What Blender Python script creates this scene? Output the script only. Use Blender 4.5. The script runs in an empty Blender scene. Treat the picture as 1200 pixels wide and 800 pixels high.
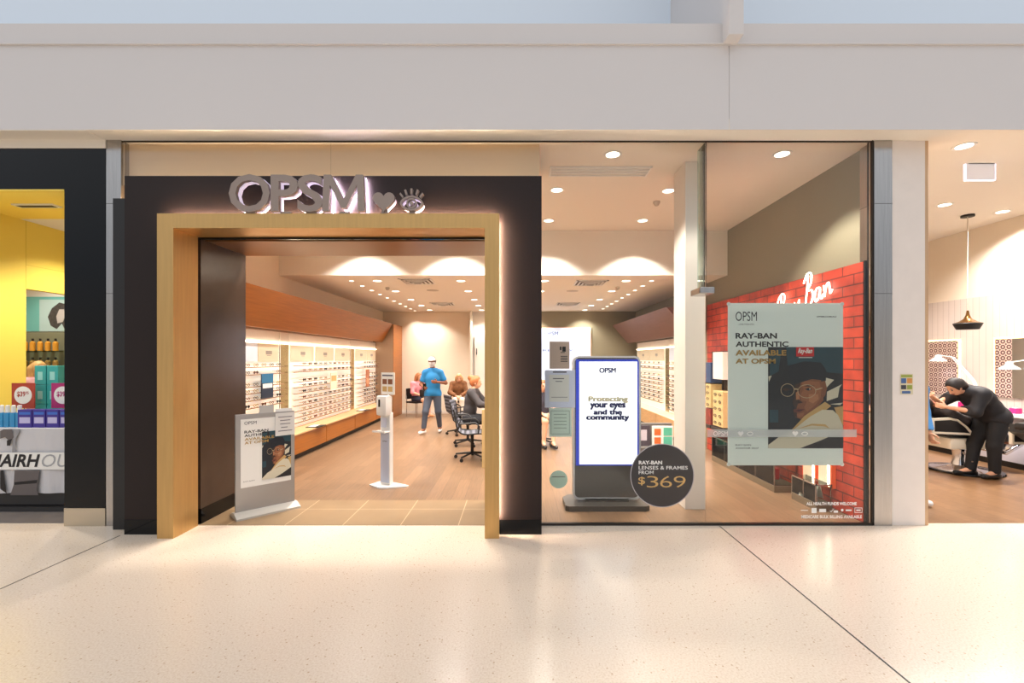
import bpy, bmesh, math, random
import numpy as np
from mathutils import Vector, Matrix, Euler
random.seed(7)
PI = math.pi
SC = bpy.context.scene
COL = SC.collection

# ------------------------------------------------------------------ camera, world, exposure
F = 533.0                                   # focal length in pixels of the 1200 px wide frame
CAMZ = 1.73
cd = bpy.data.cameras.new('camera'); cam = bpy.data.objects.new('camera', cd); COL.objects.link(cam)
cam.location = (0, 0, CAMZ); cam.rotation_euler = (PI / 2, 0, 0)
cd.sensor_width = 36; cd.lens = 36 * F / 1200
cd.shift_x = -5 / 1200; cd.shift_y = 20 / 1200
SC.camera = cam
SC.view_settings.view_transform = 'Standard'; SC.view_settings.look = 'None'
SC.view_settings.exposure = 0.0; SC.view_settings.gamma = 1.0
SC.view_settings.use_curve_mapping = False
WORLD_STRENGTH = 1.15
LAMP = 3.7                                  # multiplies every shop lamp

w = bpy.data.worlds.new('world'); SC.world = w; w.use_nodes = True
nt = w.node_tree; nt.nodes.clear()
tc = nt.nodes.new('ShaderNodeTexCoord'); sx = nt.nodes.new('ShaderNodeSeparateXYZ')
cr = nt.nodes.new('ShaderNodeValToRGB'); bg = nt.nodes.new('ShaderNodeBackground'); wo = nt.nodes.new('ShaderNodeOutputWorld')
nt.links.new(tc.outputs['Generated'], sx.inputs[0]); nt.links.new(sx.outputs['Z'], cr.inputs[0])
nt.links.new(cr.outputs[0], bg.inputs[0]); nt.links.new(bg.outputs[0], wo.inputs[0])
e = cr.color_ramp.elements
e[0].position = 0.0; e[0].color = (.50, .45, .40, 1)
e[1].position = 1.0; e[1].color = (.93, .95, 1.0, 1)
x = e.new(.14); x.color = (.46, .50, .56, 1)
x = e.new(.42); x.color = (.84, .88, .94, 1)
bg.inputs[1].default_value = WORLD_STRENGTH

def W(px, py, Y):                           # where the photo's pixel lies on the plane at depth Y
    return ((px - 605) * Y / F, Y, CAMZ + (420 - py) * Y / F)
def XZ(px, py, Y):
    return ((px - 605) * Y / F, CAMZ + (420 - py) * Y / F)

# ------------------------------------------------------------------ materials
def srgb(r, g, b):
    f = lambda c: (c / 255 / 12.92) if c / 255 <= .04045 else ((c / 255 + .055) / 1.055) ** 2.4
    return (f(r), f(g), f(b), 1)
MATS = {}
def mat(name, col, rough=.5, metal=0.0, emit=0, spec=.5, noise=0, nscale=30, stretch=None, bump=0, trans=0, coat=0):
    if name in MATS: return MATS[name]
    m = bpy.data.materials.new(name); MATS[name] = m; m.use_nodes = True
    n = m.node_tree.nodes; l = m.node_tree.links; p = n['Principled BSDF']
    if len(col) == 3: col = srgb(*col)
    p.inputs['Base Color'].default_value = col; p.inputs['Roughness'].default_value = rough
    p.inputs['Metallic'].default_value = metal; p.inputs['Specular IOR Level'].default_value = spec
    p.inputs['Coat Weight'].default_value = coat; p.inputs['Coat Roughness'].default_value = .05
    if emit:
        p.inputs['Emission Color'].default_value = col; p.inputs['Emission Strength'].default_value = emit
    if trans:
        p.inputs['Alpha'].default_value = 1 - trans
    if noise or bump:
        t = n.new('ShaderNodeTexCoord'); mp = n.new('ShaderNodeMapping'); no = n.new('ShaderNodeTexNoise')
        no.inputs['Scale'].default_value = nscale; no.inputs['Detail'].default_value = 4
        if stretch: mp.inputs['Scale'].default_value = stretch
        l.new(t.outputs['Object'], mp.inputs[0]); l.new(mp.outputs[0], no.inputs[0])
        if noise:
            r = n.new('ShaderNodeValToRGB')
            r.color_ramp.elements[0].position = .3; r.color_ramp.elements[1].position = .7
            r.color_ramp.elements[0].color = [c * (1 - noise) for c in col[:3]] + [1]
            r.color_ramp.elements[1].color = [min(1, c * (1 + noise)) for c in col[:3]] + [1]
            l.new(no.outputs[0], r.inputs[0]); l.new(r.outputs[0], p.inputs['Base Color'])
        if bump:
            b = n.new('ShaderNodeBump'); b.inputs['Strength'].default_value = bump; b.inputs['Distance'].default_value = .01
            l.new(no.outputs[0], b.inputs['Height']); l.new(b.outputs[0], p.inputs['Normal'])
    return m

def brickmat(name, c1, c2, mortar, bw, bh, msize, plane='XY', rough=.5, offset=.5, noise=.12, nstretch=(1, 1, 1), nscale=6, bump=0.0, rot=0):
    m = bpy.data.materials.new(name); m.use_nodes = True
    n = m.node_tree.nodes; l = m.node_tree.links; p = n['Principled BSDF']; p.inputs['Roughness'].default_value = rough
    t = n.new('ShaderNodeTexCoord'); s = n.new('ShaderNodeSeparateXYZ'); c = n.new('ShaderNodeCombineXYZ')
    l.new(t.outputs['Object'], s.inputs[0])
    l.new(s.outputs[plane[0]], c.inputs[0]); l.new(s.outputs[plane[1]], c.inputs[1])
    b = n.new('ShaderNodeTexBrick'); l.new(c.outputs[0], b.inputs['Vector'])
    b.inputs['Color1'].default_value = srgb(*c1); b.inputs['Color2'].default_value = srgb(*c2); b.inputs['Mortar'].default_value = srgb(*mortar)
    b.inputs['Scale'].default_value = 1; b.inputs['Brick Width'].default_value = bw; b.inputs['Row Height'].default_value = bh
    b.inputs['Mortar Size'].default_value = msize; b.inputs['Bias'].default_value = 0; b.offset = offset
    mp = n.new('ShaderNodeMapping'); mp.inputs['Scale'].default_value = nstretch; l.new(t.outputs['Object'], mp.inputs[0])
    no = n.new('ShaderNodeTexNoise'); no.inputs['Scale'].default_value = nscale; no.inputs['Detail'].default_value = 5; l.new(mp.outputs[0], no.inputs[0])
    r = n.new('ShaderNodeMapRange'); r.inputs[1].default_value = .3; r.inputs[2].default_value = .7
    r.inputs[3].default_value = 1 - noise; r.inputs[4].default_value = 1 + noise; l.new(no.outputs[0], r.inputs[0])
    mx = n.new('ShaderNodeMix'); mx.data_type = 'RGBA'; mx.blend_type = 'MULTIPLY'; mx.inputs[0].default_value = 1
    l.new(b.outputs[0], mx.inputs[6]); l.new(r.outputs[0], mx.inputs[7]); l.new(mx.outputs[2], p.inputs['Base Color'])
    if bump:
        bu = n.new('ShaderNodeBump'); bu.inputs['Strength'].default_value = bump; bu.inputs['Distance'].default_value = .006; bu.invert = True
        l.new(b.outputs['Fac'], bu.inputs['Height']); l.new(bu.outputs[0], p.inputs['Normal'])
    MATS[name] = m
    return m

def glassmat(name, tint=(1, 1, 1), ior=1.35, rough=0.0):
    m = bpy.data.materials.new(name); m.use_nodes = True; n = m.node_tree.nodes; l = m.node_tree.links; n.clear()
    o = n.new('ShaderNodeOutputMaterial'); mx = n.new('ShaderNodeMixShader'); tr = n.new('ShaderNodeBsdfTransparent'); g = n.new('ShaderNodeBsdfGlossy')
    fr = n.new('ShaderNodeFresnel'); fr.inputs[0].default_value = ior; tr.inputs[0].default_value = (*tint, 1); g.inputs['Roughness'].default_value = rough
    l.new(fr.outputs[0], mx.inputs[0]); l.new(tr.outputs[0], mx.inputs[1]); l.new(g.outputs[0], mx.inputs[2]); l.new(mx.outputs[0], o.inputs[0])
    MATS[name] = m
    return m

def terrazzo():
    m = mat('terrazzo', (238, 221, 200), .2, spec=.5)
    n = m.node_tree.nodes; l = m.node_tree.links; p = n['Principled BSDF']
    t = n.new('ShaderNodeTexCoord')
    v = n.new('ShaderNodeTexVoronoi'); v.inputs['Scale'].default_value = 55; l.new(t.outputs['Object'], v.inputs['Vector'])
    no = n.new('ShaderNodeTexNoise'); no.inputs['Scale'].default_value = 90; no.inputs['Detail'].default_value = 3; l.new(t.outputs['Object'], no.inputs[0])
    r = n.new('ShaderNodeValToRGB'); e = r.color_ramp.elements
    e[0].position = .30; e[0].color = srgb(222, 200, 174); e[1].position = .46; e[1].color = srgb(233, 214, 193)
    x = e.new(.72); x.color = srgb(241, 225, 206)
    l.new(no.outputs[0], r.inputs[0])
    # scattered darker chips
    sp = n.new('ShaderNodeSeparateColor'); l.new(v.outputs['Color'], sp.inputs[0])
    g1 = n.new('ShaderNodeMath'); g1.operation = 'GREATER_THAN'; g1.inputs[1].default_value = .93; l.new(sp.outputs[0], g1.inputs[0])
    g2 = n.new('ShaderNodeMath'); g2.operation = 'LESS_THAN'; g2.inputs[1].default_value = .32; l.new(v.outputs['Distance'], g2.inputs[0])
    mu = n.new('ShaderNodeMath'); mu.operation = 'MULTIPLY'; l.new(g1.outputs[0], mu.inputs[0]); l.new(g2.outputs[0], mu.inputs[1])
    mx = n.new('ShaderNodeMix'); mx.data_type = 'RGBA'; l.new(mu.outputs[0], mx.inputs[0]); l.new(r.outputs[0], mx.inputs[6]); mx.inputs[7].default_value = srgb(206, 176, 146)
    l.new(mx.outputs[2], p.inputs['Base Color'])
    return m

M_terr = terrazzo()
M_joint = mat('floor_joint_black', (46, 38, 32), .6)
M_plank = brickmat('wood_planks', (134, 104, 78), (116, 90, 67), (92, 72, 54), 1.3, .16, .002, 'YX', .34, .37, .16, (22, 1, 1), 3)
M_plank2 = brickmat('salon_planks', (148, 112, 80), (130, 97, 68), (102, 75, 53), 1.3, .16, .002, 'YX', .3, .37, .18, (3, 22, 1), 3)
M_tile = brickmat('entry_tile', (150, 124, 92), (144, 118, 87), (196, 170, 136), .6, .58, .005, 'XY', .35, 0, .05, (1, 1, 1), 4)
M_cream = mat('cream_paint', (228, 214, 194), .7)
M_ceil = mat('ceiling_paint', (234, 226, 214), .75)
M_olive = mat('olive_paint', (138, 130, 108), .6)
M_greywall = mat('mall_bulkhead_paint', (212, 208, 207), .6)
M_bluewall = mat('clerestory_paint', (222, 234, 246), .6)
M_dark = mat('dark_bronze_panel', (36, 26, 24), .5, spec=.25, noise=.08, nscale=80)
M_darkgloss = mat('dark_door_panel', (66, 50, 40), .22, noise=.05, nscale=5)
M_black = mat('black_gloss', (10, 10, 11), .08, spec=.25)
M_blackm = mat('black_matte', (22, 21, 22), .5)
M_gold = mat('gold_anodised', (204, 164, 104), .36, .7, noise=.05, nscale=40, stretch=(1, 1, .05))
M_bronze = mat('brown_soffit', (128, 88, 52), .3, .4)
M_steel = mat('brushed_steel', (176, 172, 168), .22, 1, noise=.06, nscale=60, stretch=(1, 1, .03))
M_chrome = mat('chrome', (215, 215, 218), .12, 1)
M_white = mat('white_plastic', (236, 234, 230), .35)
M_whitep = mat('white_paint', (228, 220, 210), .5)
M_wood = mat('orange_timber', (152, 88, 26), .38, noise=.16, nscale=4, stretch=(6, .5, 14))
M_woodrefl = mat('timber_reflection_tint', (128, 88, 78), .4, noise=.12, nscale=4, stretch=(6, .5, 10))  # purple cast of the glass reflection put into the timber colour
M_palewood = mat('pale_timber', (196, 152, 104), .4, noise=.12, nscale=5, stretch=(1, 1, 8))
M_disp = mat('display_white', (244, 238, 226), .4); M_backlit = mat('display_backlit', (255, 244, 226), .4, emit=.42)
M_beige = mat('beige_panel', (222, 206, 178), .5)
M_mirror = mat('mirror_strip', (176, 156, 110), .15, .8)
M_brickr = brickmat('red_brick', (192, 66, 40), (166, 50, 31), (104, 36, 26), .34, .115, .008, 'YZ', .55, .5, .3, (1, 1, 1), 5, .5)
M_glass = glassmat('clear_glass', (.985, .995, .985), 1.3)
M_glassg = glassmat('green_glass', (.80, .90, .86), 1.4)
M_led = mat('led_white', (255, 238, 214), .5, emit=9)
M_ledcool = mat('led_cool', (240, 228, 255), .5, emit=45)
M_glow = mat('downlight_glow', (255, 242, 222), .5, emit=7)
M_grey = mat('grey_metal', (168, 164, 160), .35, .5)
M_txt = mat('ink_black', (26, 26, 30), .6)
M_txtgold = mat('ink_gold', (176, 140, 72), .5)
M_paper = mat('paper_white', (238, 236, 230), .7)
M_sage = mat('poster_sage', (232, 241, 234), .5)
M_red = mat('logo_red', (200, 26, 30), .5)
M_skin = mat('skin', (214, 160, 128), .55)
M_skinb = mat('skin_brown', (140, 88, 62), .5)
M_yellow = mat('yellow_paint', (246, 216, 92), .5)

# ------------------------------------------------------------------ mesh helpers
class MB:
    def __init__(s): s.v = []; s.f = []; s.m = []; s.k = 0
    def mi(s, k): s.k = k; return s
    def add(s, vs, fs):
        b = len(s.v); s.v += [tuple(map(float, q)) for q in vs]
        for f in fs: s.f.append(tuple(b + i for i in f)); s.m.append(s.k)
        return s
    def box(s, x0, x1, y0, y1, z0, z1, bev=0):
        if bev:
            bm = bmesh.new(); bmesh.ops.create_cube(bm, size=1)
            for v in bm.verts: v.co = Vector(((x0 + x1) / 2 + v.co.x * (x1 - x0), (y0 + y1) / 2 + v.co.y * (y1 - y0), (z0 + z1) / 2 + v.co.z * (z1 - z0)))
            bmesh.ops.bevel(bm, geom=bm.edges[:], offset=bev, segments=2, affect='EDGES', profile=.6)
            s.frombm(bm); return s
        return s.add([(x0, y0, z0), (x1, y0, z0), (x1, y1, z0), (x0, y1, z0), (x0, y0, z1), (x1, y0, z1), (x1, y1, z1), (x0, y1, z1)],
                     [(0, 3, 2, 1), (4, 5, 6, 7), (0, 1, 5, 4), (1, 2, 6, 5), (2, 3, 7, 6), (3, 0, 4, 7)])
    def frombm(s, bm, mtx=None):
        bm.verts.ensure_lookup_table(); bm.verts.index_update()
        s.add([(mtx @ v.co if mtx else v.co) for v in bm.verts], [[v.index for v in f.verts] for f in bm.faces]); bm.free()
    def prism(s, pts, axis, a, b):          # 2-D outline pushed along an axis ('x','y','z') from a to b
        n = len(pts)
        mk = {'x': lambda p, t: (t, p[0], p[1]), 'y': lambda p, t: (p[0], t, p[1]), 'z': lambda p, t: (p[0], p[1], t)}[axis]
        vs = [mk(p, a) for p in pts] + [mk(p, b) for p in pts]
        fs = [tuple(range(n))[::-1], tuple(range(n, 2 * n))] + [(i, (i + 1) % n, n + (i + 1) % n, n + i) for i in range(n)]
        ar = sum(pts[i][0] * pts[(i + 1) % n][1] - pts[(i + 1) % n][0] * pts[i][1] for i in range(n))
        flip = (ar < 0) ^ (b < a) ^ (axis == 'y')
        return s.add(vs, [f[::-1] for f in fs] if flip else fs)
    def tube(s, path, r, seg=8, closed=False, cap=True):
        path = [Vector(p) for p in path]; n = len(path); rs = r if isinstance(r, (list, tuple)) else [r] * n
        rings = []; up = None
        for i, p in enumerate(path):
            if closed: t = path[(i + 1) % n] - path[i - 1]
            else: t = path[min(i + 1, n - 1)] - path[max(i - 1, 0)]
            t = t.normalized() if t.length > 1e-9 else Vector((0, 0, 1))
            if up is None: up = Vector((0, 0, 1)) if abs(t.z) < .9 else Vector((1, 0, 0))
            u = (up - t * up.dot(t)); u = u.normalized() if u.length > 1e-6 else t.orthogonal().normalized()
            up = u; v = t.cross(u)
            rings.append([p + (u * math.cos(2 * PI * k / seg) + v * math.sin(2 * PI * k / seg)) * rs[i] for k in range(seg)])
        vs = [q for g in rings for q in g]; fs = []
        for i in range(n if closed else n - 1):
            j = (i + 1) % n
            for k in range(seg): fs.append((i * seg + k, i * seg + (k + 1) % seg, j * seg + (k + 1) % seg, j * seg + k))
        if not closed and cap: fs += [tuple(range(seg))[::-1], tuple((n - 1) * seg + k for k in range(seg))]
        return s.add(vs, fs)
    def lathe(s, prof, cx=0, cy=0, seg=24, axis='z', cz=0, cap=True):   # prof: (radius, height)
        n = len(prof); vs = []
        for r, z in prof:
            for k in range(seg):
                a = 2 * PI * k / seg
                q = (r * math.cos(a), r * math.sin(a), z)
                if axis == 'y': q = (q[0], q[2], -q[1])
                vs.append((q[0] + cx, q[1] + cy, q[2] + cz))
        fs = [(i * seg + k, i * seg + (k + 1) % seg, (i + 1) * seg + (k + 1) % seg, (i + 1) * seg + k) for i in range(n - 1) for k in range(seg)]
        if cap: fs += [tuple(range(seg))[::-1], tuple((n - 1) * seg + k for k in range(seg))]
        return s.add(vs, fs)
    def ell(s, c, r, seg=14, rings=9):
        vs = []; fs = []
        for i in range(rings + 1):
            t = PI * i / rings
            for k in range(seg):
                a = 2 * PI * k / seg
                vs.append((c[0] + r[0] * math.sin(t) * math.cos(a), c[1] + r[1] * math.sin(t) * math.sin(a), c[2] + r[2] * math.cos(t)))
        for i in range(rings):
            for k in range(seg): fs.append((i * seg + k, (i + 1) * seg + k, (i + 1) * seg + (k + 1) % seg, i * seg + (k + 1) % seg))
        return s.add(vs, fs)
    def mesh(s, name, mats, smooth=False):
        me = bpy.data.meshes.new(name); me.from_pydata(s.v, [], s.f)
        for m in (mats if isinstance(mats, (list, tuple)) else [mats]): me.materials.append(m)
        me.polygons.foreach_set('material_index', s.m)
        if smooth:
            me.polygons.foreach_set('use_smooth', [True] * len(me.polygons))
            bm = bmesh.new(); bm.from_mesh(me); bmesh.ops.remove_doubles(bm, verts=bm.verts, dist=1e-6)
            for e in bm.edges: e.smooth = len(e.link_faces) != 2 or e.calc_face_angle(0) < .7
            bm.to_mesh(me); bm.free()
        me.validate(); me.update()
        return me
    def build(s, name, mats, parent=None, smooth=False, world=True, label=None):
        if parent is not None and world and not s.__dict__.get('loc'):
            o = parent; off = Vector((0, 0, 0))
            while o is not None: off += o.location; o = o.parent
            s.v = [(a - off.x, b - off.y, c - off.z) for a, b, c in s.v]
        o = bpy.data.objects.new(name, s.mesh(name, mats, smooth)); COL.objects.link(o)
        if parent is not None: o.parent = parent
        if label: o['label'] = label
        return o

def tag(o, label, cat, group=None):
    o['label'] = label; o['category'] = cat
    if group: o['group'] = group
    return o
def thing(name, label, cat, loc=(0, 0, 0), rz=0, group=None):
    o = bpy.data.objects.new(name, None); COL.objects.link(o); o.location = loc; o.rotation_euler = (0, 0, rz); o.empty_display_size = .1
    return tag(o, label, cat, group)
def struct(name, mb, m, smooth=False):
    o = mb.build(name, m, None, smooth); o['kind'] = 'structure'; return o
def kids(o): return [c for c in COL.objects if c.parent is o]
def dup(root, loc, rz=None, label=None, group=None, table={}):
    def cp(o, par):
        c = o.copy(); COL.objects.link(c); c.parent = par
        for ch in table[o.name]: cp(ch, c)
        return c
    def index(o):
        table[o.name] = list(o.children)
        for ch in o.children: index(ch)
    index(root)
    r = cp(root, None); r.location = loc
    if rz is not None: r.rotation_euler = (0, 0, rz)
    if label: r['label'] = label
    if group: r['group'] = group
    return r

def textmb(lines, mb=None, k=0):
    """lines: (body, x0, x1, z0, z1, y[, bold]) set upright in the plane y facing -Y, stretched to the box"""
    mb = mb or MB(); mb.mi(k)
    for ln in lines:
        body, x0, x1, z0, z1, y = ln[:6]; bold = ln[6] if len(ln) > 6 else 0; shear = ln[7] if len(ln) > 7 else 0
        vs, fs = glyphs(body, bold, shear)
        xs = [p[0] for p in vs]; ys = [p[1] for p in vs]
        ax, bx, ay, by = min(xs), max(xs), min(ys), max(ys)
        mb.add([(x0 + (p[0] - ax) / (bx - ax) * (x1 - x0), y, z0 + (p[1] - ay) / max(by - ay, 1e-6) * (z1 - z0)) for p in vs], fs)
    return mb
def heavy(lines, d, n=3):                   # heavier strokes: copies of each line a hair apart
    out = []
    for l in lines:
        for i in range(n):
            for j in range(2):
                s_ = d * (2 * i / (n - 1) - 1); u = d * .5 * (2 * j - 1)
                out.append((l[0], l[1] + s_, l[2] + s_, l[3] + u, l[4] + u, l[5] - .00015 * (2 * i + j), *l[6:]))
    return out
def glyphs(body, bold=0, shear=0, extrude=0):
    cu = bpy.data.curves.new('t', 'FONT'); cu.body = body; cu.size = 1; cu.offset = bold; cu.resolution_u = 3; cu.shear = shear; cu.extrude = extrude
    o = bpy.data.objects.new('t', cu); COL.objects.link(o)
    dg = bpy.context.evaluated_depsgraph_get(); ev = o.evaluated_get(dg); me = ev.to_mesh()
    vs = [tuple(v.co) for v in me.vertices]; fs = [tuple(p.vertices) for p in me.polygons]
    ev.to_mesh_clear(); bpy.data.objects.remove(o); bpy.data.curves.remove(cu)
    return vs, fs

# ------------------------------------------------------------------ smooth-union bodies
def _smin(a, b, k):
    h = np.clip(.5 + .5 * (b - a) / k, 0, 1); return b + (a - b) * h - k * h * (1 - h)
def _prim(P, q, infl):
    if q['t'] == 'c':
        a, b = q['a'], q['b']; ab = b - a; L = max(float(ab @ ab), 1e-9)
        t = np.clip(((P - a) @ ab) / L, 0, 1)
        d = np.linalg.norm(P - a - t[:, None] * ab, axis=1) - (q['ra'] + (q['rb'] - q['ra']) * t + infl)
        if q.get('cut'): d = np.maximum(d, ((P - b) @ ab) / math.sqrt(L))
        return d
    Q = (P - q['c']) @ q['R']; r = q['r'] + infl
    k0 = np.linalg.norm(Q / r, axis=1); k1 = np.linalg.norm(Q / (r * r), axis=1) + 1e-9
    return k0 * (k0 - 1) / k1
def surf(prims, h, infl=0, k=.03, clips=()):
    """(verts, faces) of the smooth union of PRIMS cut by half spaces (point, normal): kept where (p-point).normal<0"""
    lo = np.full(3, 1e9); hi = -lo
    for q in prims:
        if q['t'] == 'c':
            for p, r in ((q['a'], q['ra']), (q['b'], q['rb'])): lo = np.minimum(lo, p - r - infl); hi = np.maximum(hi, p + r + infl)
        else:
            m = max(q['r']) + infl; lo = np.minimum(lo, q['c'] - m); hi = np.maximum(hi, q['c'] + m)
    lo -= 2.5 * h + k * .3; hi += 2.5 * h + k * .3
    n = np.ceil((hi - lo) / h).astype(int) + 1
    ax = [lo[i] + h * np.arange(n[i]) for i in range(3)]
    P = np.stack(np.meshgrid(*ax, indexing='ij'), -1).reshape(-1, 3)
    d = None
    for q in prims:
        x = _prim(P, q, infl); d = x if d is None else _smin(d, x, k)
    for p, nn in clips: d = np.maximum(d, (P - np.array(p, float)) @ np.array(nn, float))
    D = d.reshape(n); D = np.where(np.abs(D) < 1e-7, 1e-7, D)
    S = D < 0
    nc = n - 1; acc = np.zeros((*nc, 3)); cnt = np.zeros(nc)
    g = np.stack(np.meshgrid(*[np.arange(m) for m in nc], indexing='ij'), -1).astype(float)
    sl = lambda o: tuple(slice(o[i], o[i] + nc[i]) for i in range(3))
    for axs in range(3):
        o1, o2 = [i for i in range(3) if i != axs]
        for u in (0, 1):
            for v in (0, 1):
                A = [0, 0, 0]; A[o1] = u; A[o2] = v; B = list(A); B[axs] = 1
                a, b = D[sl(A)], D[sl(B)]; c = (a < 0) != (b < 0)
                t = np.where(c, a / np.where(c, a - b, 1), 0)
                pos = g + np.array(A, float); pos[..., axs] += t
                acc += np.where(c[..., None], pos, 0); cnt += c
    act = cnt > 0; idx = -np.ones(nc, int); idx[act] = np.arange(act.sum())
    V = lo + h * (acc[act] / cnt[act][:, None]); faces = []
    for axs in range(3):
        o1, o2 = (axs + 1) % 3, (axs + 2) % 3
        s0 = [slice(None)] * 3; s1 = [slice(None)] * 3
        s0[axs] = slice(0, -1); s1[axs] = slice(1, None)
        c = S[tuple(s0)] != S[tuple(s1)]
        I = np.argwhere(c); I = I[(I[:, o1] > 0) & (I[:, o2] > 0) & (I[:, o1] < nc[o1]) & (I[:, o2] < nc[o2])]
        ins = S[tuple(s0)][tuple(I.T)]
        def cell(d1, d2):
            J = I.copy(); J[:, o1] += d1; J[:, o2] += d2; return idx[tuple(J.T)]
        q = np.stack([cell(-1, -1), cell(0, -1), cell(0, 0), cell(-1, 0)], 1)
        q[~ins] = q[~ins][:, ::-1]; faces.append(q)
    return V, np.concatenate(faces)
A3 = lambda *p: np.array(p, float)
def unit(v): v = np.array(v, float); return v / np.linalg.norm(v)
def cone(a, b, ra, rb, cut=False, tag=''): return dict(t='c', a=np.array(a, float), b=np.array(b, float), ra=ra, rb=rb, cut=cut, tag=tag)
def ellp(c, r, f=(0, -1, 0), u=(0, 0, 1), tag=''):
    u = unit(u); s = unit(np.cross(f, u)); f = np.cross(u, s)
    return dict(t='e', c=np.array(c, float), r=np.array(r, float), R=np.stack([s, f, u], 1), tag=tag)
def hand_prims(wr, d, n, side, curl=.6, s=1.0):
    """palm, four fingers and a thumb; d: along the palm, n: the way the palm faces, side: towards the thumb"""
    wr = np.array(wr, float); d = unit(d); side = unit(np.array(side, float) - d * np.dot(side, d)); n = unit(np.cross(d, side)) * np.sign(np.dot(np.cross(d, side), n) or 1)
    out = [ellp(wr + d * .05 * s, (.040 * s, .015 * s, .054 * s), n, d), cone(wr - d * .03, wr + d * .02, .026 * s, .024 * s)]
    for i, L in enumerate((.066, .076, .070, .054)):
        b = wr + d * .092 * s + side * (.027 - .018 * i) * s
        d1 = unit(d * math.cos(curl) + n * math.sin(curl)); d2 = unit(d * math.cos(2.1 * curl) + n * math.sin(2.1 * curl))
        m = b + d1 * L * .52 * s
        out += [cone(b - d * .02, b, .0095 * s, .0092 * s), cone(b, m, .0092 * s, .0085 * s), cone(m, m + d2 * L * .5 * s, .0085 * s, .007 * s)]
    b = wr + d * .025 * s + side * .030 * s; m = b + unit(d * .6 + side * .7 + n * .3) * .042 * s
    out += [cone(b, m, .013 * s, .010 * s), cone(m, m + unit(d + side * .15 + n * .5) * .03 * s, .010 * s, .008 * s)]
    return out
def person(label, loc, rz, J, clothes, skin, hairmat, hair='short', f=(0, -1, 0), hf=None, hu=(0, 0, 1), h=.016, extra=(), w=1.0, hands=True, curl=.7, hair_extra=()):
    """J: joints (pel che nek hed + sh el wr hi kn an toe with l/r) in the person's own frame, who faces f"""
    J = {k: np.array(v, float) for k, v in J.items()}; hf = unit(hf if hf is not None else f); hu = unit(hu); f = unit(f)
    sp = unit(J['che'] - J['pel']); q = []
    q.append(ellp(J['pel'], (.165 * w, .118 * w, .13), f, sp, 'pelvis'))
    q.append(ellp(J['pel'] * .52 + J['che'] * .48, (.148 * w, .112 * w, .17), f, sp, 'abdomen'))
    q.append(ellp(J['che'], (.165 * w, .118 * w, .17), f, sp, 'chest'))
    q.append(cone(J['che'] * .35 + J['nek'] * .65, J['nek'], .07, .056, tag='neckbase'))
    q.append(cone(J['nek'], J['hed'] - hu * .05, .054, .05, tag='neck'))
    for s in 'lr':
        q.append(cone(J['che'] * .12 + J['nek'] * .88, J['sh' + s], .052, .056, tag='shoulder'))
        q.append(cone(J['sh' + s], J['el' + s], .054 * w, .041, tag='upper'))
        q.append(cone(J['el' + s], J['wr' + s], .041, .027, tag='fore'))
        q.append(cone(J['hi' + s], J['kn' + s], .088 * w, .058, tag='thigh'))
        q.append(cone(J['kn' + s], J['an' + s], .056, .038, tag='calf'))
        q.append(cone(J['an' + s], J['toe' + s], .04, .03, tag='foot'))
    hs = unit(np.cross(hf, hu)); H = J['hed']
    q.append(ellp(H + hu * .03, (.074, .094, .098), hf, hu, 'head')); q.append(ellp(H - hu * .045 + hf * .022, (.052, .062, .066), hf, hu, 'head'))
    q.append(cone(H + hu * .012 + hf * .09, H - hu * .028 + hf * .104, .010, .016, tag='head'))
    for s in (1, -1): q.append(ellp(H + hs * s * .076 - hu * .005, (.012, .018, .03), hf, hu, 'head'))
    mb = MB(); v, fc = surf(q, h, 0, .028); mb.mi(0).add(v, fc)
    if hands:
        for s, sg in (('l', 1), ('r', -1)):
            d = unit(J['wr' + s] - J['el' + s]); dn = J.get('palm' + s, A3(0, 0, -1)); th = J.get('thumb' + s, f)
            v, fc = surf(hand_prims(J['wr' + s], d, dn, th, curl), .0055, 0, .006); mb.add(v, fc)
    mb.mi(1)
    for s in (1, -1):
        for c, r in ((H + hs * s * .032 + hf * .086 + hu * .012, .011),): mb.ell(c, (r, r, r * .7), 8, 6)
        c = H + hs * s * .033 + hf * .088 + hu * .034; mb.tube([c - hs * .018, c + hf * .003 + hu * .003, c + hs * .018], .004, 5)
    mb.mi(2); c = H - hu * .058 + hf * .084; mb.tube([c - hs * .024, c + hf * .003, c + hs * .024], [.004, .007, .004], 6)
    root = mb.build('person', [skin, mat('eye_dark', (40, 28, 24), .3), mat('lips', (170, 84, 78), .5)], None, True)
    root.location = loc; root.rotation_euler = (0, 0, rz); tag(root, label, 'person')
    by = lambda *t: [x for x in q if x['tag'] in t]
    for name, m, parts, infl, clips in clothes:
        pr = []
        for t, fr in parts.items():
            for x in by(t):
                if x['t'] == 'c' and fr != 1:
                    y = dict(x); y['b'] = x['a'] + (x['b'] - x['a']) * abs(fr); y['rb'] = x['ra'] + (x['rb'] - x['ra']) * abs(fr); y['cut'] = True; pr.append(y)
                else: pr.append(x)
        v, fc = surf(pr, h, infl, .035, clips); g = MB(); g.add(v, fc); g.build(name, m, root, True, False)
    if hair:
        hp = [ellp(H + hu * .036 - hf * .008, (.076, .096, .098), hf, hu)] + [x for x in hair_extra]
        v, fc = surf(hp, .011, .014, .02, [(H + hf * .035 + hu * .02, unit(hf * .85 - hu * .52))] if not hair_extra or hair == 'clip' else [(H + hf * .05 + hu * .02, unit(hf * .92 - hu * .38))])
        g = MB(); g.add(v, fc); g.build('hair', hairmat, root, True, False)
    sh = [x for x in clothes if x[0] == 'shoes']
    return root
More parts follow.
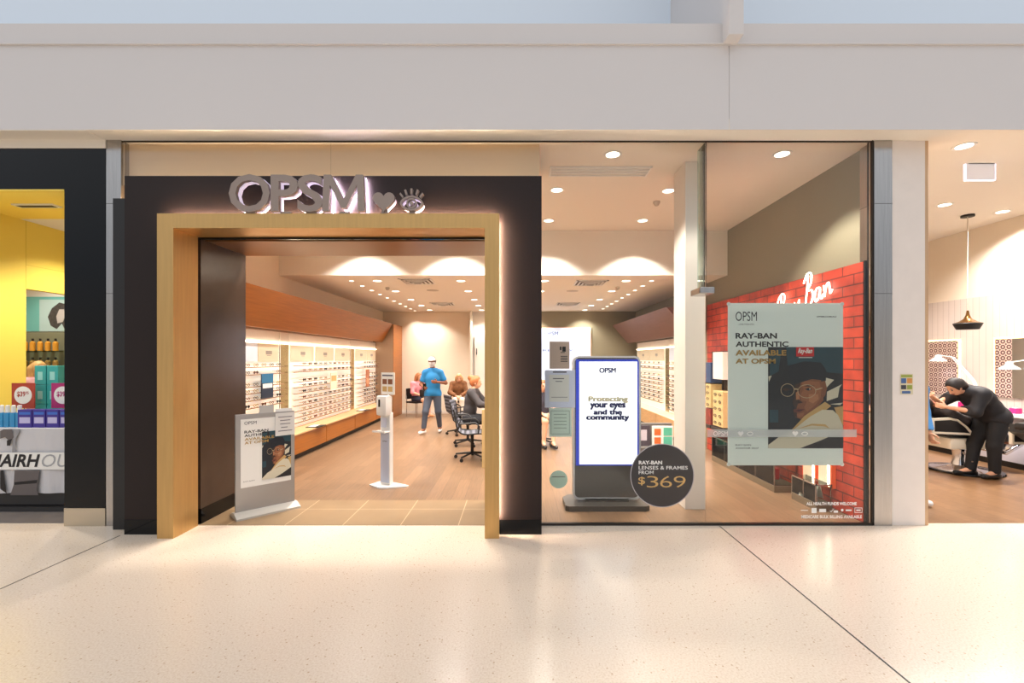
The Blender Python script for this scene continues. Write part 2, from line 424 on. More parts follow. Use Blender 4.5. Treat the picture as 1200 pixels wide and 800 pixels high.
def shoe(root, an, toe, m, sole=None):
    g = MB(); an = np.array(an, float); toe = np.array(toe, float); d = unit((toe - an) * A3(1, 1, 0)); z = min(an[2], toe[2])
    base = A3(an[0], an[1], toe[2] * 1.0)
    pr = [cone(base - d * .05, toe + d * .03, .045, .036), cone(an + A3(0, 0, .01), base - d * .02, .045, .048)]
    v, fc = surf(pr, .011, 0, .02, [((0, 0, toe[2] - .032), (0, 0, -1))]); g.add(v, fc)
    return g.build('shoe', m, root, True, False)

# ================================================================== the setting
D = 4.73
b = MB().box(-14, 14, -10, 4.78, -.12, 0)
b.mi(1).box(2.094, 2.106, -10, 4.70, -.001, .0006).box(-3.882, -3.870, -10, 4.45, -.001, .0006)
struct('floor', b, [M_terr, M_joint])
struct('floor_shop', MB().box(-4.19, 3.73, 4.78, 14.3, -.12, 0), M_plank)
struct('floor_entry', MB().box(-3.296, -.303, 4.72, 5.55, -.02, .004), M_tile)
struct('floor_salon', MB().box(3.9, 7.97, 4.78, 14.3, -.12, .0), M_plank2)
struct('floor_hair_shop', MB().box(-10, -4.3, 4.78, 10, -.12, 0), mat('hair_shop_floor', (120, 112, 108), .3, noise=.1, nscale=5))
struct('wall_left', MB().box(-4.30, -4.19, 4.90, 14.3, 0, 3.99), M_cream)
b = MB().box(3.73, 3.8, 4.78, 14.3, 0, 3.99); b.mi(1).box(3.8, 3.9, 4.95, 14.3, 0, 3.99)
struct('wall_right', b, [M_olive, M_cream])
b = MB().box(-4.19, -1.38, 14.3, 14.4, 0, 3.3); b.mi(1).box(-.2, 3.73, 14.2, 14.4, 0, 3.3)
struct('wall_back', b, [M_cream, M_olive])
b = MB().box(-1.42, -1.36, 13.98, 14.3, 0, 3.2).box(-1.36, -.2, 14.35, 14.4, 0, 3.2)
struct('wall_corridor', b, M_whitep)
# ceilings: high front zone, dropped part behind it
struct('ceiling', MB().box(-4.25, 7.97, 4.497, 8.06, 3.99, 4.1).box(7.97, 12, 4.5, 14.4, 3.99, 4.1).box(3.8, 7.97, 8.06, 14.4, 3.99, 4.1).box(-12, -4.25, 4.497, 4.75, 3.985, 4.1), M_ceil)
b = MB().box(-4.19, 3.73, 8.03, 14.4, 3.2, 3.3).box(-4.19, 3.73, 8.03, 8.13, 3.3, 3.99)
struct('ceiling_dropped', b, M_ceil)
struct('ceiling_light_seal', MB().box(-10.5, 8.1, 8.13, 14.6, 4.1, 4.2), M_ceil)  # unseen slab added to keep world light from leaking in above
# mall bulkhead above the shopfronts, upper wall and fin
b = MB().box(-14, 2.10, 4.495, 4.60, 3.992, 4.825).box(2.108, 14, 4.495, 4.60, 3.992, 4.825).box(2.10, 2.108, 4.50, 4.60, 3.992, 4.825)
b.box(-14, 14, 4.475, 4.60, 4.825, 4.845).box(-14, 14, 4.495, 6.1, 4.845, 5.04)
struct('wall_bulkhead', b, M_greywall)
struct('wall_upper', MB().box(-14, 14, 6.0, 6.1, 5.04, 8.5), M_bluewall)
struct('trim_fin', MB().box(2.035, 2.178, 4.35, 6.0, 4.83, 8.5, .008), M_greywall)
# shop transom wall over the entrance, portal side walls and soffit
struct('wall_transom', MB().box(-4.085, .245, 4.80, 5.0, 3.10, 3.988), mat('transom_paint', (232, 200, 164), .55))
cv = thing('cove_light', 'warm light cove lying hidden above the dark entrance surround, behind the glass', 'cove light', (-1.9, 4.83, 3.4))
MB().box(-4.0, .2, 4.745, 4.798, 3.38, 3.42).build('housing', M_white, cv); MB().box(-3.98, .18, 4.75, 4.79, 3.42, 3.432).build('led_strip', mat('led_cove', (255, 226, 186), .5, emit=15), cv)
struct('wall_entry', MB().box(-4.19, -3.40, 5.46, 5.54, 0, 3.99).box(-3.40, .245, 5.46, 5.54, 3.06, 3.99), M_cream)
b = MB().box(-3.40, -3.296, 4.75, 5.54, .16, 2.98)
b.mi(1).box(-3.40, -3.29, 4.75, 5.54, 0, .16)
b.mi(2).lathe([(.012, 0), (.012, .01)], -3.32, 5.40, 8, cz=2.7)
struct('wall_entry_side', b, [M_darkgloss, M_black, M_steel])
struct('wall_entry_pier', MB().box(-.303, .245, 4.74, 5.54, 0, 3.06), M_dark)
b = MB().box(-3.40, -.303, 4.85, 5.54, 2.98, 3.06); b.mi(1).box(-3.40, -.303, 4.71, 4.85, 3.03, 3.06).box(-3.296, -.303, 4.71, 4.735, 2.965, 3.03)
struct('ceiling_entry', b, [M_bronze, M_black])
# steel posts, white pier with timber edge, glazing channel
b = MB().box(-4.24, -4.085, 4.70, 4.90, 0, 3.99, .004); b.mi(1).box(-4.241, -4.084, 4.699, 4.9, 2.40, 2.404).box(-4.241, -4.084, 4.699, 4.9, 3.33, 3.334)
struct('trim_steel_post_hair', b, [M_steel, M_joint])
b = MB().box(3.70, 3.887, 4.70, 4.90, 0, 3.985, .004); b.mi(1).box(3.699, 3.888, 4.699, 4.9, 2.40, 2.404).box(3.699, 3.888, 4.699, 4.9, 3.33, 3.334)
struct('trim_steel_post', b, [M_steel, M_joint])
struct('trim_glazing_channel', MB().box(.252, 3.70, 4.71, 4.75, 0, .022).box(3.686, 3.70, 4.71, 4.78, 0, 3.99).box(-4.08, 3.70, 4.72, 4.74, 3.98, 3.99), mat('channel_dark', (52, 46, 40), .4, .5))
b = MB().box(3.887, 4.243, 4.72, 4.95, 0, 3.99, .003); b.mi(1).box(4.243, 4.277, 4.72, 4.95, 0, 3.99, .003)
struct('wall_pier', b, [mat('pier_panel', (228, 218, 210), .45, noise=.02, nscale=8), mat('pier_timber', (196, 160, 122), .5, noise=.1, nscale=5, stretch=(8, 8, .5))])
struct('column', MB().box(1.94, 2.175, 5.22, 5.60, 0, 3.99, .004), M_whitep)
# glass
struct('window_1', MB().box(.254, 1.968, 4.724, 4.736, .02, 3.98), M_glass)
struct('window_2', MB().box(1.974, 3.675, 4.724, 4.736, .02, 3.98), M_glass)
struct('window_3', MB().box(-4.08, -1.936, 4.724, 4.736, 3.53, 3.98), M_glass)
struct('window_4', MB().box(-1.928, .240, 4.724, 4.736, 3.53, 3.98), M_glass)
fin = thing('glass_fin', 'upright glass stiffening fin behind the joint of the shop window panes', 'glass fin', (1.978, 4.74, 2.40))
MB().box(1.971, 1.985, 4.745, 4.95, 2.44, 3.985).build('blade', M_glassg, fin)
MB().box(1.90, 2.05, 4.70, 4.96, 2.405, 2.47, .006).build('clamp', M_steel, fin, label='brushed steel clamp')
# door frames at the back of the shop
for i, x0 in enumerate((-1.30, -.78)):
    b = MB().box(x0, x0 + .46, 14.22, 14.30, 0, 2.5, .01); o = struct('door_%d' % (i + 1), b, M_whitep)
    MB().box(x0 + .05, x0 + .075, 14.17, 14.22, 1.85, 2.05, .004).build('door_handle', M_blackm, o)
# skirting
struct('baseboard_left', MB().box(-4.19, -3.6, 14.28, 14.3, 0, .1).box(-3.6, -1.42, 14.285, 14.3, 0, .1), M_whitep)

# ------------------------------------------------------------------ lamps
def spot(parent, z, power, size=115, blend=.6, col=(1, .93, .84), r=.05, loc=(0, 0)):
    ld = bpy.data.lights.new('lamp', 'SPOT'); ld.energy = power * LAMP; ld.color = col; ld.spot_size = math.radians(size); ld.spot_blend = blend; ld.shadow_soft_size = r
    o = bpy.data.objects.new('lamp', ld); COL.objects.link(o); o.parent = parent; o.location = (loc[0], loc[1], z)
    return o
def mk_down(r):
    a = MB().lathe([(r * .86, -.004), (r * 1.18, -.006), (r * 1.2, 0)], 0, 0, 24, cap=False).mesh('trim_ring', M_white, True)
    g = MB().lathe([(r * .86, -.0035), (r * .86, -.001)], 0, 0, 20).mesh('diffuser', M_glow)
    return a, g
DOWN = {.085: mk_down(.085), .045: mk_down(.045), .11: mk_down(.11)}
def downlight(x, y, z, r, power, label, group, size=115, blend=.6, col=(1, .93, .84)):
    t = thing('downlight', label, 'ceiling light', (x, y, z), 0, group)
    for n, me in zip(('trim_ring', 'diffuser'), DOWN[r]):
        o = bpy.data.objects.new(n, me); COL.objects.link(o); o.parent = t
    spot(t, -.02, power, size, blend, col, r * .8)
    return t
ORD = ['first', 'second', 'third', 'fourth', 'fifth', 'sixth', 'seventh', 'eighth', 'ninth', 'tenth', 'eleventh', 'twelfth', 'thirteenth', 'fourteenth', 'fifteenth']
low_y = [8.61, 9.92, 11.36, 12.62, 13.8]
for nm, X in (('near the spectacle wall', -2.63), ('over the entrance walkway', -1.05), ('over the consulting desk', .53), ('over the screen totem', 2.08)):
    for i, y in enumerate(low_y):
        downlight(X, y, 3.2, .085, 44, 'round ceiling light, %s from the bulkhead in the row %s' % (ORD[i], nm), 'large downlights in the dropped ceiling', 125)
for nm, X in (('spectacle wall by the entrance', -3.12), ('display wall behind the white column', 2.56)):
    for i in range(10):
        y = 8.61 + .6 * i
        if X > 0 and i == 9: continue
        downlight(X, y, 3.2, .045, 13, 'small ceiling spot, %s from the bulkhead, along the %s' % (ORD[i], nm), 'small spots in the dropped ceiling', 100)
for X, Y, lb in ((1.07, 5.04, 'round recessed ceiling light just inside the window glass above the totem'), (2.94, 5.03, 'round recessed ceiling light just inside the window glass above the poster'),
                 (.545, 6.1, 'round ceiling light in the high ceiling beside the dark portal top'), (2.05, 6.13, 'round ceiling light in the high ceiling beside the white column'),
                 (.53, 7.45, 'round ceiling light against the cream bulkhead beside the dark portal'), (2.07, 7.45, 'round ceiling light against the cream bulkhead just short of the white column'),
                 (-1.05, 7.45, 'ceiling light washing the bulkhead above the walking man'), (-2.63, 7.45, 'ceiling light washing the bulkhead above the spectacle wall end'),
                 (-1.05, 6.1, 'ceiling light just inside the entrance soffit, above the walkway'), (-2.63, 6.1, 'ceiling light just inside the entrance soffit, above the pedestal sign')):
    downlight(X, Y, 3.99, .085, 88, lb, 'downlights in the high front ceiling', 110, .35)
for X, Y, lb in ((W(1130, 171, 4.84)[0], 4.84, 'salon ceiling light above the hanging exit sign'), (W(1107, 240, 6.69)[0], 6.69, 'salon ceiling light close to the white pillar'), (W(1175, 248, 7.0)[0], 7.0, 'salon ceiling light beyond the pendant cord'), (5.2, 8.6, 'salon ceiling light hidden deep behind the white pillar')):
    downlight(X, Y, 3.99, .085, 135, lb, 'downlights in the salon ceiling', 140, .6, (1, .94, .89))

# ------------------------------------------------------------------ ceiling fittings
def diffuser(x, y, z, label, s=.3):
    t = thing('air_vent', label, 'air vent', (x, y, z), 0, 'square ceiling air vents')
    g = MB()
    for k in range(4):
        a = s * (1 - .22 * k); zz = -.004 - .012 * k
        for q in ((-a, a, -a, -a + .03), (-a, a, a - .03, a), (-a, -a + .03, -a, a), (a - .03, a, -a, a)): g.box(q[0], q[1], q[2], q[3], zz - .012, zz)
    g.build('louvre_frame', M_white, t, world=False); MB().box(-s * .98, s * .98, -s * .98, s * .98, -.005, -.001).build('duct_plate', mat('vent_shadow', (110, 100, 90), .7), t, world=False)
diffuser(-1.87, 8.62, 3.2, 'square air vent nearest the bulkhead, over the entrance walkway')
diffuser(-1.97, 12.2, 3.2, 'square air vent far along the ceiling over the entrance walkway')
diffuser(1.43, 8.8, 3.2, 'square air vent above the screen totem, close to the bulkhead')
diffuser(1.38, 12.2, 3.2, 'square air vent above the screen totem, far along the ceiling')
def flush_disc(x, y, z, r, label, name, cat, drop=.03):
    tag(MB().lathe([(r, 0), (r, -drop * .4), (r * .75, -drop * .7), (r * .55, -drop), (.001, -drop)], 0, 0, 20).build(name, mat('detector_grey', (186, 174, 158), .5), None, True), label, cat).location = (x, y, z)
flush_disc(-2.66, 9.4, 3.2, .045, 'small smoke detector on the ceiling over the entrance walkway', 'smoke_detector', 'smoke detector', .06)
flush_disc(-1.8, 9.8, 3.2, .13, 'flat round ceiling speaker over the entrance walkway', 'ceiling_speaker', 'speaker', .012)
flush_disc(2.08, 9.35, 3.2, .045, 'small smoke detector on the ceiling above the totem', 'smoke_detector', 'smoke detector', .06)
flush_disc(1.22, 9.9, 3.2, .13, 'flat round ceiling speaker above the totem', 'ceiling_speaker', 'speaker', .012)
flush_disc(2.02, 6.55, 3.99, .05, 'small smoke detector on the high ceiling beside the white column', 'smoke_detector', 'smoke detector', .06)
t = thing('linear_air_vent', 'long pale slot air vent in the high ceiling just inside the window', 'air vent', (1.0, 5.48, 3.99))
g = MB()
for y in (-.12, -.04, .04, .12): g.box(-.58, .58, y - .008, y + .008, -.02, 0)
g.box(-.6, -.58, -.14, .14, -.022, 0).box(.58, .6, -.14, .14, -.022, 0); g.build('slot_frame', M_white, t, world=False)

# ================================================================== portal, sign
pt = thing('portal_surround', 'dark bronze panel surround framing the gold shop entrance', 'entrance surround', (-1.8, 4.59, 0))
ol, orr, tp = -3.855, .250, 3.527
g = MB().box(ol, -3.37, 4.476, 4.70, .145, tp).box(-.23, orr, 4.476, 4.70, .145, tp).box(-3.37, -.23, 4.476, 4.70, 3.06, tp)
g.build('panel', M_dark, pt)
for a_, c_ in ((ol, -3.37), (-.23, orr)): MB().box(a_, c_, 4.472, 4.70, 0, .145).build('kick_plate', M_black, pt, label='gloss black kick plate')
MB().box(-4.08, ol, 4.60, 4.69, 0, 3.35).build('shadow_gap', M_blackm, pt)
gf = thing('entrance_portal', 'deep gold metal frame lining the wide shop entrance', 'entrance frame', (-1.8, 4.54, 0))
MB().box(-3.452, -3.296, 4.37, 4.43, 0, 3.124).box(-3.36, -3.296, 4.43, 4.71, 0, 3.05).build('jamb', M_gold, gf)
MB().box(-.303, -.164, 4.37, 4.43, 0, 3.124).box(-.303, -.24, 4.43, 4.71, 0, 3.05).build('jamb', M_gold, gf)
MB().box(-3.296, -.303, 4.37, 4.43, 2.984, 3.124).box(-3.296, -.303, 4.43, 4.71, 2.984, 3.05).build('header', M_gold, gf)
g = MB().box(-.205, -.180, 4.431, 4.438, .16, 3.08).box(-3.40, -.20, 4.431, 4.438, 3.085, 3.108)
g.build('led_strip', mat('led_portal', (255, 234, 208), .5, emit=300), gf)

sg = thing('shop_sign', 'raised metal letters OPSM with heart and eye emblems above the gold entrance', 'sign', (-2.0, 4.38, 3.124))
M_letter = mat('sign_letter', (150, 134, 124), .4, .3)
YL0, YL1, ZB = 4.345, 4.385, 3.138
SY = .0082
M_ledcool = mat('acrylic_lit', (226, 212, 232), .5, emit=.55); M_ledback = mat('acrylic_back', (236, 222, 250), .5, emit=85)
M_OUT = [(0, 0), (.04, 1), (.21, 1), (.5, .33), (.79, 1), (.96, 1), (1, 0), (.84, 0), (.815, .72), (.55, .09), (.45, .09), (.185, .72), (.16, 0)]
def letter3d(ch, x0, x1, z0, z1, bold=.012):
    if ch == 'M':
        pts = [(x0 + p[0] * (x1 - x0), z0 + p[1] * (z1 - z0)) for p in M_OUT]
        g = MB().prism(pts, 'y', YL0, YL1); h_ = MB().prism(pts, 'y', YL1 + .02, 4.445).mi(1).prism(pts, 'y', 4.445, 4.447)
    else:
        vs, fs = glyphs(ch, bold, 0, .5)
        xs = [p[0] for p in vs]; ys = [p[1] for p in vs]; a, b_, c, d = min(xs), max(xs), min(ys), max(ys)
        at = lambda p, q: (x0 + (p[0] - a) / (b_ - a) * (x1 - x0), q, z0 + (p[1] - c) / (d - c) * (z1 - z0))
        g = MB(); g.add([at(p, YL0 if p[2] > 0 else YL1) for p in vs], fs)
        h_ = MB(); h_.add([at(p, YL1 + .02 if p[2] > 0 else 4.445) for p in vs], fs); h_.mi(1).add([at(p, 4.447) for p in vs if p[2] > 0], [f for f in fs if all(vs[i][2] > 0 for i in f)] if all(q[2] > 0 for q in vs[:sum(1 for q in vs if q[2] > 0)]) else [])
    g.box((x0 + x1) / 2 - .05, (x0 + x1) / 2 + .05, 4.37, 4.39, 3.122, ZB + .004); g.build('letter', M_letter, sg)
    h_.build('halo_panel', [M_ledcool, M_ledback], sg, label='lit pale lilac backing')
sx_ = lambda px: (px - 605) * 4.36 / F
letter3d('O', sx_(269), sx_(317), ZB - .01, 3.492)
letter3d('P', sx_(318), sx_(350), ZB, 3.487, .02)
letter3d('S', sx_(349), sx_(379), ZB - .006, 3.49, .016)
letter3d('M', sx_(378), sx_(428), ZB, 3.487, 0)
def heart(cx, cz, s, n=32):
    return [(cx + s * 16 * math.sin(t) ** 3 / 16, cz + s * (13 * math.cos(t) - 5 * math.cos(2 * t) - 2 * math.cos(3 * t) - math.cos(4 * t)) / 16) for t in [2 * PI * k / n for k in range(n)]]
hx, hz = sx_(450), 3.24
MB().prism(heart(hx, hz, .105), 'y', YL0, YL1).build('heart_emblem', M_letter, sg)
MB().prism(heart(hx, hz, .095), 'y', YL1 + .012, 4.455).mi(1).box(hx - .03, hx + .03, 4.37, 4.39, 3.122, ZB + .02).build('halo_panel', [M_ledcool, M_letter], sg)
ex, ez = sx_(482.5), 3.215
def lens_out(cx, cz, a, h_, n=14):
    return [(cx + a * math.cos(t), cz + h_ * math.sin(t) * abs(math.sin(t)) ** .3) for t in [2 * PI * k / (2 * n) for k in range(2 * n)]]
def ring(mb, o, i, y0, y1):
    n = len(o)
    vs = [(p[0], y0, p[1]) for p in o] + [(p[0], y0, p[1]) for p in i] + [(p[0], y1, p[1]) for p in o] + [(p[0], y1, p[1]) for p in i]
    fs = []
    for k in range(n):
        j = (k + 1) % n
        fs += [(k, j, n + j, n + k), (2 * n + j, 2 * n + k, 3 * n + k, 3 * n + j), (k, 2 * n + k, 2 * n + j, j), (n + k, n + j, 3 * n + j, 3 * n + k)]
    mb.add(vs, fs)
circ = lambda cx, cz, r, n=28: [(cx + r * math.cos(2 * PI * k / n), cz + r * math.sin(2 * PI * k / n)) for k in range(n)]
g = MB(); ring(g, lens_out(ex, ez, .112, .072), lens_out(ex, ez, .092, .054), YL0, YL1)
ring(g, circ(ex, ez, .05), circ(ex, ez, .034), YL0, YL1)
g.prism(circ(ex, ez, .018, 12), 'y', YL0, YL1)
for k in range(5):
    a = PI * (.2 + .15 * k); ca, sa = math.cos(a), math.sin(a)
    p0 = (ex + ca * .10, ez + sa * .075 + .012); p1 = (ex + ca * .135, ez + sa * .11 + .03); nx, nz = -sa * .009, ca * .009
    g.prism([(p0[0] - nx, p0[1] - nz), (p1[0] - nx, p1[1] - nz), (p1[0] + nx, p1[1] + nz), (p0[0] + nx, p0[1] + nz)], 'y', YL0, YL1)
g.build('eye_emblem', M_letter, sg)
g = MB(); ring(g, lens_out(ex, ez, .106, .066), lens_out(ex, ez, .096, .058), YL1 + .012, 4.455); ring(g, circ(ex, ez, .046), circ(ex, ez, .038), YL1 + .012, 4.455)
g.mi(1).box(ex - .03, ex + .03, 4.37, 4.39, 3.122, ez - .06); g.build('halo_panel', [M_ledcool, M_letter], sg)

# ================================================================== graphics shared by the posters
PM = [mat('print_night', (24, 30, 38), .5), mat('print_teal', (28, 66, 78), .5), mat('print_navy', (18, 26, 38), .5), mat('print_brown', (132, 80, 52), .5),
      mat('print_deep_brown', (62, 38, 30), .5), mat('print_lens', (186, 164, 128), .5), mat('print_lip', (112, 56, 46), .5), mat('print_cream', (212, 204, 180), .5),
      mat('print_tan', (196, 160, 100), .5), mat('print_seat', (30, 29, 34), .5), mat('print_warm_brown', (152, 96, 62), .5), mat('print_glow_brown', (176, 118, 80), .5)]
def portrait(g, put, k0):
    """photo of a person in a cap and round glasses; put(u, v, layer) -> point, u across and v down"""
    def poly(k, pts, lay):
        g.mi(k0 + k).add([put((x - 60) / 500, (y - 37) / 675, lay) for x, y in pts], [tuple(range(len(pts)))])
    def loop(k, cx, cy, rx, ry, wd, lay, n=20):
        o = [(cx + rx * math.cos(2 * PI * i / n), cy + ry * math.sin(2 * PI * i / n)) for i in range(n)]
        q = [(cx + (rx - wd) * math.cos(2 * PI * i / n), cy + (ry - wd) * math.sin(2 * PI * i / n)) for i in range(n)]
        for i in range(n): poly(k, [o[i], o[(i + 1) % n], q[(i + 1) % n], q[i]], lay)
    poly(0, [(60, 37), (560, 37), (560, 712), (60, 712)], 1)
    poly(1, [(180, 37), (560, 37), (560, 215), (450, 205), (330, 150), (190, 160)], 2)
    poly(1, [(70, 60), (150, 50), (130, 200), (72, 230)], 2)
    poly(7, [(62, 232), (84, 228), (66, 270)], 2); poly(1, [(70, 455), (128, 455), (128, 540), (70, 540)], 2)
    poly(7, [(438, 240), (500, 256), (470, 285), (448, 310)], 2); poly(7, [(452, 335), (552, 285), (535, 310), (525, 372), (450, 398)], 2)
    poly(7, [(472, 418), (560, 408), (540, 424)], 2); poly(8, [(500, 440), (560, 430), (560, 560), (530, 520)], 2)
    poly(3, [(405, 270), (440, 262), (452, 310), (440, 360), (420, 385), (400, 360)], 3)
    poly(3, [(240, 268), (300, 248), (410, 255), (428, 320), (428, 392), (385, 440), (318, 500), (278, 518), (240, 505), (226, 470), (236, 440), (222, 408), (240, 360)], 4)
    poly(4, [(240, 268), (280, 258), (268, 330), (262, 400), (250, 440), (252, 508), (236, 500), (226, 470), (236, 440), (222, 408), (240, 360)], 5)
    poly(10, [(290, 262), (400, 268), (414, 320), (408, 380), (372, 426), (318, 470), (300, 440), (316, 400), (282, 392), (276, 350), (296, 322), (286, 290)], 5)
    poly(10, [(246, 486), (300, 474), (292, 500), (264, 508)], 5); poly(11, [(330, 352), (392, 350), (396, 384), (358, 414), (330, 400)], 6); poly(11, [(244, 340), (262, 330), (268, 384), (246, 390)], 7)
    poly(4, [(150, 318), (176, 310), (214, 318), (178, 332)], 6)
    poly(4, [(220, 396), (270, 392), (290, 408), (236, 418)], 6)
    poly(2, [(196, 160), (300, 132), (410, 140), (446, 190), (444, 262), (350, 250), (242, 284), (205, 262)], 6)
    poly(4, [(296, 300), (330, 288), (372, 296), (330, 300)], 6); poly(2, [(304, 318), (330, 308), (352, 318), (328, 328)], 6); poly(7, [(332, 312), (344, 316), (334, 322)], 7)
    poly(6, [(226, 455), (262, 446), (304, 452), (270, 474), (234, 472)], 6); poly(2, [(232, 461), (300, 454), (262, 464)], 7)
    loop(5, 316, 332, 62, 46, 4, 8); loop(5, 188, 324, 46, 44, 4, 8); poly(5, [(232, 312), (256, 314), (256, 322), (232, 320)], 8); poly(5, [(376, 318), (420, 306), (420, 312), (378, 326)], 8)
    poly(8, [(206, 600), (300, 498), (438, 402), (480, 430), (360, 520), (250, 590)], 5)
    poly(7, [(60, 712), (60, 690), (150, 622), (226, 590), (340, 500), (420, 455), (490, 458), (524, 490), (556, 560), (560, 596), (420, 660), (270, 712)], 6)
    poly(8, [(250, 584), (350, 548), (440, 552), (470, 580), (430, 566), (350, 560)], 7)
    poly(9, [(270, 712), (420, 655), (560, 590), (560, 712)], 7)
def rectpx(g, k, x0, y0, x1, y1, Y):
    g.mi(k).add([W(x0, y1, Y), W(x1, y1, Y), W(x1, y0, Y), W(x0, y0, Y)], [(0, 1, 2, 3)])
def tpx(body, x0, y0, x1, y1, Y, *more):    # a text line from its pixel box
    a = XZ(x0, y1, Y); c = XZ(x1, y0, Y); return (body, a[0], c[0], a[1], c[1], Y, *more)

# ------------------------------------------------------------------ big window poster
YP = 4.746
x0, z0 = XZ(853, 545, YP); x1, z1 = XZ(988, 355, YP)
po = thing('window_poster', 'large sage green poster with a capped person in round glasses, hung in the shop window', 'poster', ((x0 + x1) / 2, YP, z0))
MB().box(x0, x1, YP, YP + .004, z0, z1).build('board', M_sage, po)
pa = XZ(900, 525, YP); pb = XZ(988, 406.5, YP)
g = MB(); portrait(g, lambda u, v, l: (pa[0] + u * (pb[0] - pa[0]), YP - .0007 * l, pb[1] + v * (pa[1] - pb[1])), 0)
g.build('photo', PM, po)
g = MB(); rectpx(g, 0, 933, 406.5, 954, 417.5, YP - .0066); textmb([tpx('Ray-Ban', 935, 408, 952, 415.5, YP - .0074, .03, .4)], g, 1); rectpx(g, 1, 936, 418.4, 952, 419.2, YP - .0072)
g.build('logo_patch', [M_red, M_paper], po, label='red logo patch with white script')
textmb([tpx('OPSM', 862, 365, 887, 376, YP - .001), tpx('LOVE YOUR EYES', 866, 379, 883.5, 380.6, YP - .001), tpx('OPSM.COM.AU', 957, 370, 980, 371.8, YP - .001, .02),
        tpx('RAY-BAN', 862, 390, 910.5, 396.6, YP - .001, .03), tpx('AUTHENTIC', 862, 400, 924, 406.3, YP - .001, .03),
        tpx('RAY-BAN', 862, 520.3, 880, 522.2, YP - .001), tpx('AVIATOR 0527', 862, 524, 889, 526, YP - .001)]).build('lettering', M_txt, po)
textmb([tpx('AVAILABLE', 862, 410, 921.5, 416.5, YP - .0078, .03), tpx('AT OPSM', 862, 420, 909, 426, YP - .0078, .03)]).build('lettering', M_txtgold, po, label='gold lettering')
g = MB()
for p, q in ((854, 356), (987, 356), (854, 544), (987, 544)): c = W(p, q, YP); g.lathe([(.02, 0), (.02, .006), (.012, .009)], c[0], YP - .0005, 12, 'y', c[2])
g.build('suction_pad', mat('suction_clear', (220, 226, 222), .15), po)

# frosted safety strip and window lettering
M_frost = mat('frosted_film', (206, 212, 206), .6, trans=.62)
M_frost2 = mat('frosted_ink', (226, 226, 220), .6, trans=.25)
fs = thing('frosted_strip', 'narrow frosted safety strip with letters and a heart across the window glass', 'window film', W(905, 512, 4.722))
g = MB(); a = XZ(829, 512, 4.7225); c = XZ(1004, 503, 4.7225); g.box(a[0], c[0], 4.7225, 4.7235, a[1], c[1]); g.build('film', M_frost, fs)
g = textmb([tpx('OPSM', 836, 505, 853, 510.5, 4.7215)])
for px in (868, 932):
    hp = XZ(px, 507.8, 4.7215); g.prism(heart(hp[0], hp[1], .03), 'y', 4.7215, 4.722)
for px in (879, 943):
    hp = XZ(px, 508, 4.7215); ring(g, lens_out(hp[0], hp[1], .035, .02), lens_out(hp[0], hp[1], .026, .013), 4.7215, 4.722)
g.build('lettering', M_frost2, fs)
wl = thing('window_lettering', 'small white lettering and icon row low on the window glass, beneath the poster', 'window decal', W(975, 609, 4.722))
M_decal = mat('decal_white', (244, 242, 238), .5, emit=0)
Y = 4.7222
g = textmb([tpx('ALL HEALTH FUNDS WELCOME', 945, 588, 1004, 591.8, Y, .03), tpx('MEDICARE BULK BILLING AVAILABLE', 939, 603.4, 1010, 607.2, Y, .03)])
rectpx(g, 0, 951, 595, 957, 601, Y); rectpx(g, 0, 960, 596, 968, 600, Y); rectpx(g, 0, 938.5, 597.2, 947, 598.2, Y)
g.add([W(972, 598, Y), W(974, 600, Y), W(978, 595, Y), W(974, 598.6, Y)], [(0, 1, 2, 3)]); rectpx(g, 0, 977, 598, 982, 600.5, Y)
c = W(987, 597.5, Y); g.prism(circ(c[0], c[2], .014, 12), 'y', Y, Y + .0004); rectpx(g, 0, 991, 596.8, 998, 598.6, Y)
for q in ((1001.5, 594.6, 1010.5, 595.2), (1001.5, 600, 1010.5, 600.6), (1001.5, 594.6, 1002, 600.6), (1010, 594.6, 1010.5, 600.6), (1003.5, 596.8, 1008.5, 598.4)): rectpx(g, 0, *q, Y)
g.build('decal', M_decal, wl)

# ------------------------------------------------------------------ round price sticker
rc = W(776, 557, 4.722)
rs = thing('price_sticker', 'large round dark sticker with a gold price on the window beside the totem', 'sticker', rc)
MB().prism(circ(rc[0], rc[2], .325, 64), 'y', 4.7212, 4.7232).build('disc', mat('sticker_dark', (62, 58, 58), .35, trans=.10), rs)
g = MB(); ring(g, circ(rc[0], rc[2], .331, 64), circ(rc[0], rc[2], .323, 64), 4.7208, 4.7234); g.build('rim', mat('sticker_rim', (176, 172, 176), .4), rs)
Y = 4.7205
textmb([tpx('RAY-BAN', 748.5, 539.6, 776, 544, Y, .04), tpx('LENSES & FRAMES', 748.5, 545.8, 806, 550, Y, .01), tpx('FROM', 748.5, 551.4, 766, 555.4, Y, .01)]).build('lettering', M_paper, rs)
textmb([tpx('$', 748, 558.5, 756, 568.5, Y, .01), tpx('3', 758, 557.6, 771.5, 571, Y, -.010), tpx('6', 773.5, 557.6, 787.5, 571, Y, -.010), tpx('9', 789.5, 557.6, 803.5, 571, Y, -.010)]).build('price', mat('price_gold', (206, 168, 104), .5), rs, label='gold price numerals')

